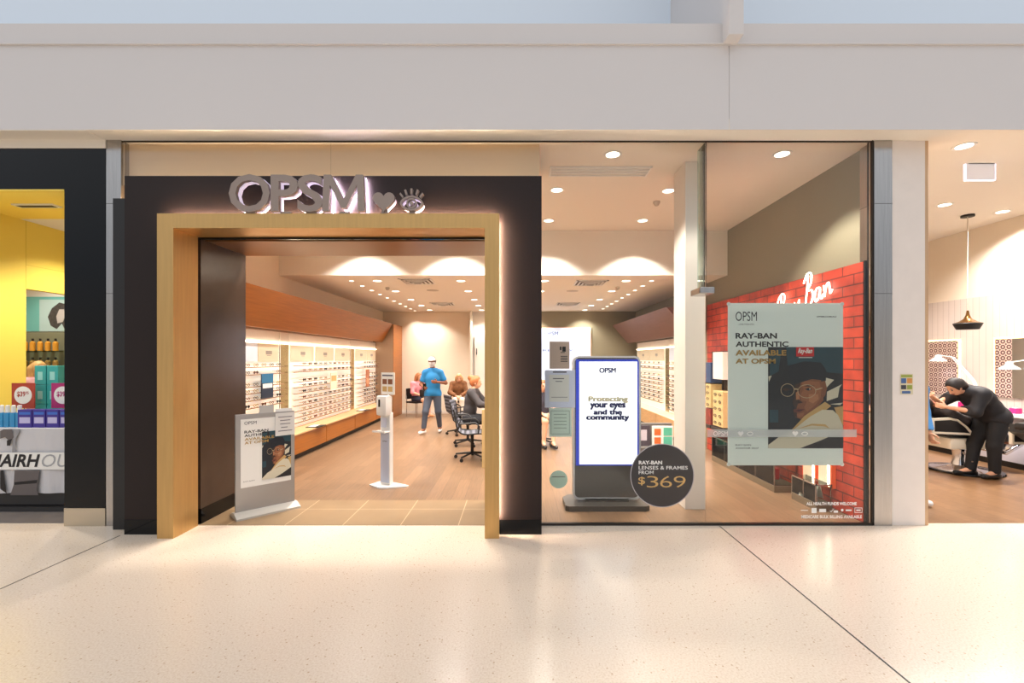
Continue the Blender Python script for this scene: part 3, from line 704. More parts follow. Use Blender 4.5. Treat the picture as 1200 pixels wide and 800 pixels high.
# ------------------------------------------------------------------ notices on the glass beside the portal
Y = 4.74
def notice(name, label, cat, x0, y0, x1, y1, m, lines=(), inner=None, lm=None):
    t = thing(name, label, cat, W((x0 + x1) / 2, y1, Y)); a = XZ(x0, y1, Y); c = XZ(x1, y0, Y)
    MB().box(a[0], c[0], Y, Y + .003, a[1], c[1]).build('sheet', m, t)
    if inner: g = MB(); rectpx(g, 0, *inner, Y - .001); g.build('insert', M_paper, t)
    if lines:
        g = MB()
        for l in lines:
            if len(l) == 5: textmb([tpx(l[4], *l[:4], Y - .002)], g)
            else: rectpx(g, 0, *l, Y - .002)
        g.build('lettering', lm or M_txt, t)
    return t
notice('opening_hours_sign', 'taupe opening hours panel, topmost notice on the glass beside the portal', 'notice', 644, 400, 667.5, 432, mat('taupe', (212, 186, 170), .6),
       [(656, 406, 658, 410), (659, 406, 663, 412), (657, 412.5, 662, 413.3)] + [(657, 417 + 2 * i, 665, 417.8 + 2 * i) for i in range(4)])
notice('paper_notice', 'white sheet taped on lavender and pink paper, the middle notice beside the portal', 'notice', 638.5, 433.5, 674, 477.5, mat('lavender', (228, 232, 252), .6),
       [(648, 435, 664, 436.6), (648, 443, 661, 444), (651, 446.4, 659, 447.2), (646, 465, 665, 465.5)], (643.5, 439, 667, 470.5), mat('ink_soft', (96, 92, 104), .6))
notice('paper_notice', 'pale green framed notice, lowest of the three on the glass beside the portal', 'notice', 643.5, 478, 670, 511.6, mat('pale_green', (220, 236, 224), .6),
       [(645.5, 481, 667.5, 481.5), (645.5, 508, 667.5, 508.5), (645.5, 481, 646, 508.5), (667, 481, 667.5, 508.5)] + [(649, 485 + 4 * i, 664, 485.6 + 4 * i) for i in range(5)], None, mat('ink_green', (130, 156, 142), .6))
c = W(654.5, 561.5, 4.74); t = thing('round_decal', 'small round pale turquoise decal low on the glass beside the totem', 'sticker', c)
MB().prism(circ(c[0], c[2], .094, 36), 'y', 4.738, 4.74).build('disc', mat('turquoise_film', (186, 226, 214), .6, trans=.3), t)
g = MB(); rectpx(g, 0, 647, 558, 662, 559, 4.7375); g.build('lettering', mat('ink_grey', (110, 120, 116), .6), t)

# ------------------------------------------------------------------ screen totem
kx0, kx1, kY = .66, 1.452, 5.30
tt = thing('screen_totem', 'tall free standing screen totem with lit white screen just inside the window', 'digital display', ((kx0 + kx1) / 2, 5.37, 0))
def rrect(x0, x1, z0, z1, r, n=6):
    out = []
    for cx, cz, a in ((x1 - r, z1 - r, 0), (x0 + r, z1 - r, 1), (x0 + r, z0 + r, 2), (x1 - r, z0 + r, 3)):
        out += [(cx + r * math.cos(PI / 2 * (a + i / n)), cz + r * math.sin(PI / 2 * (a + i / n))) for i in range(n + 1)]
    return out
zt, zb = 1.76, .085
g = MB(); ring(g, rrect(kx0, kx1, zb, zt, .075), rrect(kx0 + .022, kx1 - .022, zb + .022, zt - .022, .055), kY, kY + .11); g.build('frame', mat('totem_silver', (206, 206, 208), .3, .3), tt, True)
MB().prism(rrect(kx0 + .02, kx1 - .02, zb + .02, zt - .02, .056), 'y', kY + .012, kY + .10).build('glass_face', mat('totem_face', (92, 88, 84), .18), tt)
sa = XZ(675, 545.5, kY); sb = XZ(750.5, 421, kY)
so = MB().box(sa[0], sb[0], kY + .008, kY + .012, sa[1], sb[1]).build('screen', mat('screen_blue', (34, 56, 168), .3, emit=.75), tt)
ca = XZ(679, 544, kY); cb = XZ(747, 423.5, kY)
MB().box(ca[0], cb[0], kY + .006, kY + .008, ca[1], cb[1]).build('screen_image', mat('screen_white', (248, 250, 255), .3, emit=.86), so)
Y = kY + .004
textmb(heavy([tpx('OPSM', 702.5, 430.8, 721.5, 436.6, Y)], .0035) + heavy([tpx('your eyes', 692, 472.4, 732.5, 479.6, Y), tpx('and the', 696, 479.8, 728.5, 485.4, Y), tpx('community', 687.5, 486, 737, 493.4, Y)], .0065)).build('screen_text', mat('screen_navy', (26, 34, 96), .5), so)
textmb(heavy([tpx('Protecting', 690, 464.4, 735.5, 471.8, Y)], .0065)).build('screen_text', mat('screen_sand', (212, 206, 176), .5), so, label='pale sand lettering')
g = MB(); g.prism([(.56, 5.17), (.60, 5.14), (1.47, 5.14), (1.515, 5.17), (1.515, 5.50), (1.44, 5.60), (.64, 5.60), (.56, 5.50)], 'z', 0, .06); g.box(.80, 1.31, 5.30, 5.42, .06, .10)
g.build('base', mat('totem_base', (88, 82, 76), .4, .3), tt)

# ------------------------------------------------------------------ pedestal sign in the entrance
ps = thing('pedestal_sign', 'silver pedestal sign with a portrait poster standing in the entrance', 'sign', (-2.832, 5.145, .004), math.radians(44.7))
MB().box(-.305, .305, -.012, .018, .05, 1.115, .004).build('panel', M_grey, ps, world=False)
g = MB(); g.prism([(-.15, 0), (.13, 0), (.13, .012), (.03, .055), (-.03, .055), (-.15, .02)], 'x', -.325, .325); g.build('foot', mat('foot_silver', (200, 196, 188), .35, .3), ps, world=False)
MB().box(-.255, .262, -.017, -.012, .31, 1.06).build('poster', M_paper, ps, world=False)
g = MB(); portrait(g, lambda u, v, l: (-.045 + u * .307, -.018 - .0006 * l, .905 - v * .54), 0); g.build('photo', PM, ps, world=False)
textmb([('OPSM', -.22, -.10, 1.0, 1.035, -.018), ('RAY-BAN', -.22, .02, .905, .935, -.0185, .02), ('AUTHENTIC', -.22, .09, .865, .895, -.0185, .02), ('RAY-BAN', -.23, -.12, .372, .382, -.0185)]).build('lettering', M_txt, ps, world=False)
textmb([('AVAILABLE', -.22, .08, .825, .855, -.0235, .02), ('AT OPSM', -.22, .02, .785, .815, -.0235, .02)]).build('lettering', M_txtgold, ps, world=False, label='gold lettering')
pn = MB().box(.09, .30, -.030, -.026, .84, 1.10).build('paper_sleeve', mat('sleeve', (222, 220, 216), .25), ps, world=False)
g = MB()
for i, (a, c) in enumerate(((.12, .27), (.14, .25), (.14, .25), (.15, .22), (.12, .27))): g.box(a, c, -.032, -.030, 1.05 - .04 * i, 1.058 - .04 * i)
g.build('lettering', mat('ink_soft', (96, 92, 104), .6), ps, world=False)
MB().box(-.07, .08, -.008, -.004, 1.112, 1.20).box(-.07, .08, .004, .016, 1.112, 1.125).build('card_holder', mat('holder_clear', (190, 188, 184), .3), ps, world=False)
MB().box(.10, .28, -.006, .0, 1.112, 1.15).build('card_holder', M_white, ps, world=False)

# ------------------------------------------------------------------ hand sanitiser stand
hs_ = thing('sanitiser_stand', 'white hand sanitiser stand on the timber floor beyond the pedestal sign', 'sanitiser stand', (-1.765, 6.20, 0), math.radians(-28))
g = MB().prism([(-.20, -.12), (.02, -.17), (.10, -.13), (.30, .06), (.30, .10), (.02, .12), (-.20, .06)], 'z', 0, .018); g.build('base_plate', M_white, hs_, world=False)
g = MB().box(-.085, .085, -.035, .035, .018, 1.0, .012); g.build('post', M_white, hs_, world=False)
MB().box(-.075, .075, -.040, -.0355, .05, .74).build('front_graphic', mat('pale_blue_print', (196, 206, 226), .4), hs_, world=False)
textmb([('OPSM', -.04, .04, .60, .62, -.0415)]).build('lettering', M_txt, hs_, world=False)
MB().box(-.12, .10, -.15, -.035, .74, .752).box(-.12, .10, -.15, -.14, .752, .765).build('drip_tray', M_white, hs_, world=False)
dp = MB().box(-.095, .085, -.11, .02, .96, 1.23, .03).build('dispenser', M_white, hs_, smooth=True, world=False)
MB().box(-.045, -.015, -.113, -.108, 1.08, 1.18).build('level_window', M_black, dp, world=False)
MB().box(-.05, .05, -.062, -.056, .80, .93, .002).build('label', mat('label_blue', (206, 210, 226), .4), hs_, world=False)
MB().box(-.012, .012, .02, .03, 1.0, 1.5).build('sign_post', M_white, hs_, world=False)
sp_ = MB().box(-.11, .13, .008, .018, 1.24, 1.54).build('sign_board', M_paper, hs_, world=False)
g = MB()
for i in range(2):
    for j in range(2): g.mi(j).box(-.085 + .10 * i, -.005 + .10 * i, .006, .008, 1.28 + .10 * j, 1.35 + .10 * j)
g.mi(2).box(-.09, .1, .006, .008, 1.49, 1.51); g.build('print', [mat('print_tan', (196, 160, 100)), mat('print_brown', (132, 80, 52)), mat('ink_soft', (96, 92, 104), .6)], sp_, world=False)

# ================================================================== spectacle wall by the entrance
XL = -4.10
def spectacles(mf, name='spectacles'):
    g = MB()
    for s in (-1, 1):
        g.mi(0).tube([(0, s * .036 + .027 * math.cos(2 * PI * k / 10), .021 * math.sin(2 * PI * k / 10)) for k in range(10)], .0045, 4, True)
        g.mi(1).add([(0, s * .036 + .025 * math.cos(2 * PI * k / 10), .019 * math.sin(2 * PI * k / 10)) for k in range(10)], [tuple(range(10))])
        g.mi(0).tube([(0, s * .064, .008), (-.035, s * .066, .006), (-.10, s * .062, .004), (-.13, s * .060, -.018)], .0032, 4)
    g.mi(0).tube([(0, -.010, .006), (.003, 0, .011), (0, .010, .006)], .004, 4)
    return g.mesh(name, mf)
lens_c = mat('lens_clear', (224, 216, 206), .1, trans=.75); lens_d = mat('lens_dark', (38, 30, 28), .1)
SPEC = [('black rimmed', spectacles([M_blackm, lens_c])), ('tortoise brown', spectacles([mat('tortoise', (110, 58, 30), .3), lens_c])), ('fine gold', spectacles([mat('specgold', (150, 120, 70), .3, .6), lens_c])), ('dark tinted', spectacles([M_blackm, lens_d])), ('brown tinted', spectacles([mat('tortoise', (110, 58, 30), .3), mat('lens_brown', (92, 58, 40), .1)]))]
RAILZ = [1.60, 1.485, 1.30, 1.20, 1.09, .975, .865, .76, .65, .55]
def glasses_on(Xf, side, z, ys, rail_word, bay_word, rng):
    for i, y in enumerate(ys):
        k = rng.choices(range(5), (3, 3, 3, 2, 1))[0]
        o = bpy.data.objects.new('spectacles', SPEC[k][1]); COL.objects.link(o)
        o.location = (Xf, y, z + .031); o.rotation_euler = (0, 0, 0 if side > 0 else PI)
        tag(o, '%s spectacles, %s from the near end, %s rail, %s' % (SPEC[k][0], ORD[i], rail_word, bay_word), 'spectacles', 'spectacles on the %s' % bay_word)
RW = ['top'] + ORD[1:9] + ['lowest']
rng = random.Random(3)
def bay(Y0, Y1, name_lab, headers, rails, bay_word, npr, skip=(), side=1, Xw=-4.19, hz=(1.68, 1.98)):
    s = side; t = thing('eyewear_display', name_lab, 'display', (Xw, (Y0 + Y1) / 2, .45))
    xa = Xw + s * .08; srt = lambda p, q: (min(p, q), max(p, q))
    MB().box(*srt(Xw + s * .002, xa), Y0, Y1, .45, 1.99).build('back_panel', M_backlit, t); MB().box(*srt(Xw + s * .002, xa), Y0, Y1, 1.99, 2.19).build('top_panel', M_disp, t)
    for (h0, h1, hm, lg) in headers:
        hp = MB().box(*srt(xa, xa + s * .015), h0, h1, hz[0], hz[1]).build('header_panel', hm, t)
        c = (h0 + h1) / 2; q = xa + s * .018
        MB().box(*srt(xa + s * .0152, q), c - .09, c + .09, 1.80, 1.86).box(*srt(xa + s * .0152, q), c - .06, c + .06, 1.775, 1.785).build('logo', lg, hp)
    for z, n in rails:
        g = MB().box(*srt(xa + s * .06, xa + s * .10), Y0 + .02, Y1 - .02, z - .012, z)
        for k in range(3):
            yy = Y0 + .1 + (Y1 - Y0 - .2) * k / 2; g.box(*srt(xa, xa + s * .07), yy - .006, yy + .006, z - .010, z - .004)
        g.build('rail', mat('rail_bronze', (142, 104, 74), .35, .2), t)
        st = (Y1 - Y0 - .1) / npr
        ys = [Y0 + .05 + st * (i + .5) for i in range(npr)]
        ys = [y for y in ys if not any(a < y < c and z0_ < z < z1_ for a, c, z0_, z1_ in skip)]
        glasses_on(xa + s * .08, s, z, ys, RW[n], bay_word, rng)
    return t
logo_b = mat('logo_blue', (84, 124, 206), .5); logo_g = mat('logo_grey', (150, 140, 130), .5)
R_all = list(zip(RAILZ, range(10)))
bay(6.2, 7.88, 'white lit spectacle display bay nearest the entrance, with a dark blue card', [(6.3, 7.2, mat('header_pale', (226, 232, 244), .5), logo_b), (7.22, 7.84, M_beige, logo_g)], R_all[:6], 'bay with the blue card', 7, [(7.08, 7.5, 1.05, 1.5)])
bay(8.24, 11.24, 'wide white lit spectacle display bay in the middle of the timber canopied wall', [(8.26, 9.2, M_beige, logo_g), (9.3, 10.2, M_beige, logo_g), (10.3, 11.2, M_beige, logo_g)], R_all, 'wide middle bay', 12, [(8.2, 8.62, 0, 9), (9.75, 10.15, 1.05, 1.42)])
bay(11.56, 13.28, 'white lit spectacle display bay at the far end against the timber end panel', [(11.6, 12.45, M_beige, logo_g), (12.5, 13.25, M_beige, logo_g)], R_all, 'far end bay', 8, [(11.5, 11.95, 0, 9), (12.05, 12.4, .95, 1.45)])
for y0_, y1_, lb in ((7.9, 8.22, 'tall gold mirror strip between the near and middle spectacle bays'), (11.26, 11.54, 'tall gold mirror strip between the middle and far spectacle bays')):
    t = thing('mirror_strip', lb, 'mirror', (-4.14, (y0_ + y1_) / 2, .45))
    MB().box(-4.188, -4.108, y0_, y1_, .45, 1.98).build('glass', M_mirror, t); MB().box(-4.188, -4.104, y0_, y0_ + .02, .45, 2.0).box(-4.188, -4.104, y1_ - .02, y1_, .45, 2.0).box(-4.188, -4.104, y0_, y1_, 1.98, 2.19).build('frame', M_disp, t)
t = thing('display_card', 'dark blue card among the rails of the bay nearest the entrance', 'display card', (-3.99, 7.3, 1.1))
MB().box(-4.0, -3.985, 7.12, 7.46, 1.10, 1.49).build('board', mat('card_navy', (22, 40, 60), .4), t); MB().box(-3.985, -3.983, 7.15, 7.43, 1.26, 1.33).build('lettering', M_paper, t); MB().box(-3.985, -3.9835, 7.12, 7.46, 1.34, 1.49).build('print', mat('card_blue', (40, 110, 150), .4), t)
MB().box(-4.11, -4.0, 7.2, 7.38, 1.10, 1.11).build('bracket', M_white, t)
t = thing('display_card', 'pale orange card among the rails of the wide middle bay', 'display card', (-3.99, 9.95, 1.05))
MB().box(-4.0, -3.99, 9.78, 10.12, 1.06, 1.42).build('board', mat('card_pale', (240, 222, 196), .5), t); MB().box(-3.99, -3.988, 9.82, 10.08, 1.24, 1.36).build('print', mat('card_orange', (226, 160, 100), .5), t); MB().box(-4.11, -4.0, 9.9, 10.0, 1.06, 1.07).build('bracket', M_white, t)
t = thing('display_card', 'narrow brown card among the rails of the far end bay', 'display card', (-3.99, 12.2, 1.0))
MB().box(-4.0, -3.99, 12.08, 12.36, .98, 1.44).build('board', mat('card_brown', (168, 104, 74), .5), t); MB().box(-3.99, -3.988, 12.12, 12.32, 1.05, 1.2).build('print', mat('card_tan', (196, 140, 104), .5), t); MB().box(-4.11, -4.0, 12.15, 12.25, .98, .99).build('bracket', M_white, t)
# canopy, ledge, cabinets, end panel
cp = thing('timber_canopy', 'long slanted orange timber canopy above the spectacle wall by the entrance', 'canopy', (-3.9, 9.4, 2.2))
MB().prism([(-4.188, 2.74), (-3.59, 2.74), (-3.89, 2.205), (-3.93, 2.205), (-3.93, 2.26), (-4.188, 2.26)], 'y', 5.6, 13.2).build('fascia', M_wood, cp)
MB().box(-4.105, -4.085, 6.2, 13.28, 1.992, 2.004).build('led_strip', mat('led_wall', (255, 236, 208), .5, emit=12), cp)
ep = thing('timber_end_panel', 'tall timber end panel closing the spectacle wall near the back', 'end panel', (-3.9, 13.8, 0))
g = MB().box(-4.188, -3.60, 13.30, 13.36, 0, 2.74); g.build('front', mat('timber_shade_tone', (150, 122, 98), .45), ep); MB().box(-3.60, -3.585, 13.30, 14.28, 0, 2.74).box(-4.188, -3.60, 13.36, 14.28, 0, 2.74).build('side', M_wood, ep)  # front coloured greyer than the timber side to stand in for its shade
lg = thing('display_ledge', 'long pale timber ledge running under the spectacle rails by the entrance', 'ledge', (-3.95, 9.6, .42))
MB().box(-4.188, -3.70, 6.0, 13.29, .43, .455, .004).build('top', mat('ledge_pale', (204, 162, 116), .4, noise=.08, nscale=4, stretch=(10, .5, 10)), lg)
for i, (a, c) in enumerate(((6.02, 7.33), (7.34, 8.92), (8.93, 10.5), (10.51, 12.1), (12.11, 13.28))):
    t = thing('base_cabinet', 'low orange timber cabinet under the spectacle rails, %s from the entrance' % ORD[i], 'cabinet', (-3.95, (a + c) / 2, 0), 0, 'low cabinets under the spectacle wall')
    MB().box(-4.188, -3.745, a, c, .10, .43).build('carcass', M_wood, t); MB().box(-4.188, -3.80, a, c, 0, .10).build('plinth', M_blackm, t, label='dark recessed plinth')
    MB().box(-3.745, -3.722, a + .004, c - .004, .105, .428, .003).build('drawer', M_wood, t)
for y_, lb in ((8.55, 'black tray with white card on the ledge behind the pedestal sign'), (11.2, 'black tray with white card on the ledge behind the sanitiser stand')):
    t = thing('display_tray', lb, 'tray', (-3.80, y_, .455)); MB().box(-.09, .16, -.16, .16, 0, .012, .003).build('tray', M_blackm, t, world=False); MB().box(-.06, .06, -.12, .12, .012, .016).build('card', M_paper, t, world=False)

# ================================================================== display wall behind the column
XR = 3.73
bay(9.0, 10.85, 'white lit spectacle display bay just behind the white column', [(9.1, 9.95, M_beige, logo_g), (9.98, 10.8, mat('header_pale', (226, 232, 244), .5), logo_b)], R_all, 'bay behind the white column', 6, (), -1, XR)
bay(11.15, 13.7, 'white lit spectacle display bay beyond the mirror, behind the totem', [(11.2, 12.4, M_beige, logo_g), (12.45, 13.6, M_beige, logo_g)], R_all[:9], 'bay behind the totem', 6, (), -1, XR)
t = thing('mirror_strip', 'tall gold mirror strip between the two bays behind the totem', 'mirror', (3.68, 11.0, .45))
MB().box(3.65, 3.728, 10.87, 11.13, .45, 1.98).build('glass', M_mirror, t); MB().box(3.64, 3.728, 10.86, 11.14, 1.98, 2.19).build('frame', M_disp, t)
cp = thing('timber_canopy', 'slanted timber canopy coloured with a purplish glass reflection above the displays behind the white column', 'canopy', (3.4, 11.4, 2.2))
MB().prism([(3.728, 2.74), (2.94, 2.74), (3.40, 2.205), (3.44, 2.205), (3.44, 2.26), (3.728, 2.26)], 'y', 8.9, 13.9).build('fascia', M_woodrefl, cp)
MB().box(3.625, 3.645, 9.0, 13.7, 1.992, 2.004).build('led_strip', mat('led_wall', (255, 236, 208), .5, emit=12), cp)
for i, (a, c) in enumerate(((9.0, 10.6), (10.62, 12.2), (12.22, 13.8))):
    t = thing('base_cabinet', 'low pale cabinet under the display behind the totem, %s from the white column' % ORD[i], 'cabinet', (3.5, (a + c) / 2, 0), 0, 'low cabinets behind the totem')
    MB().box(3.28, 3.728, a, c, .10, .45).build('carcass', M_beige, t); MB().box(3.34, 3.728, a, c, 0, .10).build('plinth', M_blackm, t); MB().box(3.262, 3.28, a + .004, c - .004, .105, .445, .003).build('drawer', M_palewood, t)
# low stand with product boards
t = thing('product_stand', 'low grey stand carrying product boards between totem and white column', 'display stand', (2.6, 8.45, 0))
MB().box(2.22, 2.95, 8.3, 8.75, 0, .10).box(2.22, 2.95, 8.62, 8.75, .10, .50, .006).build('body', mat('stand_grey', (104, 98, 94), .5), t)
a = thing('product_board', 'white product board with orange and turquoise squares on the low stand', 'display board', (2.72, 8.55, .10))
MB().box(2.54, 2.93, 8.50, 8.53, .10, .47, .004).build('board', M_paper, a)
g = MB()
for j in range(2):
    g.mi(0).box(2.58, 2.70, 8.494, 8.50, .14 + .16 * j, .26 + .16 * j); g.mi(1).box(2.75, 2.91, 8.494, 8.50, .12 + .17 * j, .27 + .17 * j)
g.build('print', [mat('print_orange', (232, 106, 42), .5), mat('print_turquoise', (96, 190, 160), .5)], a)
a = thing('product_board', 'dark purple product board on the low stand beside the totem edge', 'display board', (2.36, 8.55, .10))
MB().box(2.24, 2.50, 8.50, 8.53, .10, .48, .004).build('board', mat('board_purple', (72, 62, 72), .5), a); MB().box(2.30, 2.44, 8.494, 8.50, .2, .4).build('print', mat('print_lilac', (200, 190, 200), .5), a)

# ================================================================== red brick wall, neon, showcases
bp = thing('brick_feature_wall', 'red brick feature wall panel behind the window poster', 'feature wall', (3.69, 6.8, 0))
MB().box(3.66, 3.728, 4.80, 8.72, 0, 2.755).build('brickwork', M_brickr, bp); MB().box(3.665, 3.728, 4.775, 4.80, 0, 2.76).build('edge_trim', M_blackm, bp)
ne = thing('neon_script', 'glowing white neon script letters on the red brick above the poster', 'neon sign', (3.63, 5.9, 2.3))
M_neon = mat('neon_white', (255, 244, 226), .4, emit=5)
def pen(strokes, o, ux, uz):                # script strokes laid on the brick, reading away from -> towards the street
    for st in strokes:
        g = MB(); pts = []
        P = [Vector((3.63, o[0] - p[0] * ux, o[1] + p[1] * uz + p[0] * .09)) for p in st]
        for i in range(len(P) - 1):
            a, b_, c_, d_ = P[max(i - 1, 0)], P[i], P[i + 1], P[min(i + 2, len(P) - 1)]
            for k in range(4):
                q = k / 4; pts.append(.5 * ((2 * b_) + (c_ - a) * q + (2 * a - 5 * b_ + 4 * c_ - d_) * q * q + (3 * b_ - a - 3 * c_ + d_) * q ** 3))
        pts.append(P[-1]); g.tube(pts, .0095, 6); g.build('tube', M_neon, ne, True)
        for p in (pts[0], pts[-1]): pass
R_ = [[(.12, 0), (.2, .5), (.26, 1.0)], [(0, .8), (.12, 1.02), (.34, 1.1), (.46, .9), (.36, .62), (.2, .52), (.36, .3), (.52, .02), (.62, .1)]]
a_ = [[(.3, .42), (.14, .46), (.04, .22), (.1, 0), (.24, .1), (.3, .42), (.3, .12), (.38, 0), (.46, .12)]]
y_ = [[(0, .44), (.02, .14), (.14, .04), (.26, .44), (.2, -.2), (.04, -.4), (-.06, -.24), (.36, .1)]]
B_ = [[(.1, 0), (.18, .5), (.26, 1.15)], [(.02, .95), (.2, 1.22), (.42, 1.14), (.4, .8), (.2, .6), (.46, .5), (.48, .16), (.28, -.04), (.1, .06)]]
n_ = [[(.02, .42), (.06, .2), (.06, 0), (.14, .34), (.26, .42), (.3, .2), (.32, .02), (.42, .1)]]
xo = 0
for gl, adv in ((R_, .6), (a_, .46), (y_, .5), (B_, .56), (a_, .46), (n_, .4)):
    pen([[(p[0] + xo, p[1]) for p in s] for s in gl], (6.32, 2.22), .365, .33); xo += adv
g = MB()
for y in (6.2, 5.95, 5.7, 5.4): g.box(3.63, 3.655, y - .006, y + .006, 2.36, 2.372)
g.build('standoff', M_white, ne)
# two lit panels on the brick and the wall racks beyond
for a, c, lb in ((5.47, 5.72, 'tall lit panel with orange edge on the brick, showing beneath the poster, the farther one'), (5.20, 5.43, 'tall lit panel with orange edge on the brick, showing beneath the poster, the nearer one')):
    t = thing('lit_panel', lb, 'display panel', (3.62, (a + c) / 2, .24), 0, 'lit panels on the brick wall')
    MB().box(3.60, 3.655, a, c, .24, 1.70).build('frame', mat('orange_edge', (226, 92, 40), .4, emit=.25), t); MB().box(3.595, 3.60, a + .02, c - .02, .26, 1.68).build('panel', M_beige, t)
    MB().box(3.59, 3.595, a + .02, a + .05, .26, 1.68).build('light_strip', M_led, t)
def rack(Y0, Y1, lab, cols):
    t = thing('wall_rack', lab, 'wall rack', (3.6, (Y0 + Y1) / 2, .5))
    MB().box(3.40, 3.654, Y0, Y1, .50, .56).box(3.62, 3.654, Y0, Y1, .56, 1.86).build('carcass', mat('rack_dark', (52, 40, 36), .5), t)
    for z0_, z1_, m, n in cols:
        o = MB().box(3.42, 3.62, Y0 + .03, Y1 - .03, z0_, z1_, .004).build('panel' if n == 0 else 'shelf_block', m, t)
        if n:
            g = MB()
            for k in range(n):
                zz = z0_ + (z1_ - z0_) * (k + .5) / n
                for s in (-1, 1):
                    yc = (Y0 + Y1) / 2 + s * (Y1 - Y0) * .2; g.tube([(3.412, yc + .045 * math.cos(2 * PI * q / 8), zz + .02 * math.sin(2 * PI * q / 8)) for q in range(8)], .005, 4, True)
            g.build('spectacle_print', M_blackm, o)
M_navyb = mat('rack_navy', (52, 72, 110), .5); M_caseb = mat('rack_case', (216, 186, 130), .5)
rack(7.98, 8.42, 'dark wall rack on the brick next to the white column, with a navy blue card', [(1.30, 1.66, M_navyb, 0), (.86, 1.28, M_caseb, 4), (.56, .84, mat('rack_photo', (140, 52, 40), .5, noise=.4, nscale=14), 0)])
rack(7.50, 7.94, 'dark wall rack on the brick tucked behind the poster edge, with white card', [(1.38, 1.84, M_disp, 0), (.58, 1.18, M_caseb, 5)])
t = thing('light_column', 'slim lit white and green column on the brick beside the white column', 'display column', (3.6, 8.55, .45)); MB().box(3.56, 3.654, 8.47, 8.62, .45, 1.35).build('post', M_led, t); MB().box(3.555, 3.66, 8.465, 8.625, 1.0, 1.35).build('band', mat('olive_band', (96, 112, 66), .5), t)
MB().box(3.56, 3.654, 8.47, 8.62, 1.35, 1.58).build('cap', M_white, t)
def showcase(x0, x1, y0, y1, z1, lab, door=3):
    t = thing('glass_showcase', lab, 'showcase', ((x0 + x1) / 2, (y0 + y1) / 2, 0))
    MB().box(x0, x1, y0, y1, 0, .085, .004).build('plinth', mat('showcase_plinth', (120, 104, 82), .4, .2), t)
    MB().box(x0 + .01, x1 - .01, y0 + .01, y1 - .01, z1 - .02, z1).build('top_glass', M_glassg, t)
    g = MB()
    for xx in (x0, x1 - .014):
        for yy in (y0, y1 - .014): g.box(xx, xx + .014, yy, yy + .014, .085, z1)
    for k in range(1, door): yy = y0 + (y1 - y0) * k / door; g.box(x0, x0 + .012, yy - .006, yy + .006, .085, z1)
    g.box(x0, x0 + .014, y0, y1, z1 - .016, z1).box(x0, x1, y0, y0 + .014, z1 - .016, z1); g.build('frame', M_steel, t)
    MB().box(x0 + .003, x0 + .008, y0 + .014, y1 - .014, .09, z1 - .02).box(x0 + .014, x1 - .014, y0 + .003, y0 + .008, .09, z1 - .02).build('glazing', M_glassg, t)
    MB().box(x0 + .02, x1 - .02, y0 + .02, y1 - .02, .085, .092).build('floor_tray', mat('showcase_tray', (92, 70, 54), .5), t)
showcase(3.33, 3.64, 5.87, 7.75, .42, 'low glass showcase along the brick wall behind the poster, farther from the glass', 4)
showcase(3.40, 3.585, 5.16, 5.62, .30, 'low glass showcase at the foot of the brick wall, next to the glass', 2)
for i, (y, mm, w_) in enumerate(((7.4, M_red, 'red'), (7.0, mat('bag_black', (36, 34, 36), .5), 'black'), (6.6, mat('bag_tan', (156, 110, 70), .5), 'tan'), (6.25, M_red, 'red'))):
    t = tag(MB().box(-.06, .06, -.10, .10, 0, .12 + .03 * (i % 2), .01).mi(1).box(-.062, .062, -.08, .08, .05, .08).build('eyewear_case', [mm, M_paper], None), '%s eyewear case in the low showcase, %s from its far end' % (w_, ORD[i]), 'eyewear case', 'cases in the low showcase'); t.location = (3.5, y, .092)
t = thing('tent_card', 'folded white tent card with an orange print in the showcase next to the glass', 'tent card', (3.5, 5.36, .092))
g = MB(); g.prism([(-.075, 0), (-.068, 0), (0, .175), (.068, 0), (.075, 0), (.006, .182), (-.006, .182)], 'x', -.10, .10)
o = g.build('card', M_paper, t, world=False); t.rotation_euler = (0, 0, math.radians(-70)); t.location = (3.50, 5.40, .092)
g = MB(); g.add([(-.085, -.0705, .022), (.03, -.0705, .022), (.03, -.02, .15), (-.085, -.02, .15)], [(0, 1, 2, 3)]); g.mi(1)
for k in range(5): g.add([(.05, -.0695 + .01 * k, .025 + .026 * k), (.085, -.0695 + .01 * k, .025 + .026 * k), (.085, -.066 + .01 * k, .037 + .026 * k), (.05, -.066 + .01 * k, .037 + .026 * k)], [(0, 1, 2, 3)])
g.build('print', [mat('card_orange', (226, 160, 100), .5), M_txt], t, world=False)
# big lit graphic on the back wall
t = thing('wall_lightbox', 'large pale blue lightbox lettered OPSM on the back wall above the totem', 'lightbox', (1.05, 14.15, 1.0))
a = XZ(692, 384, 14.14)
MB().box(-.15, a[0] + .03, 14.14, 14.198, .95, a[1] + .03).build('frame', M_palewood, t); MB().box(-.12, a[0], 14.13, 14.14, .98, a[1]).build('panel', mat('lightbox_blue', (206, 220, 246), .5, emit=.55), t)
g = textmb([tpx('OPSM', 638, 388.5, 654, 392.5, 14.125)]); textmb([tpx('REALITY', 636, 409.3, 672, 411.5, 14.125)], g); g.build('lettering', mat('lightbox_ink', (96, 116, 158), .5), t)

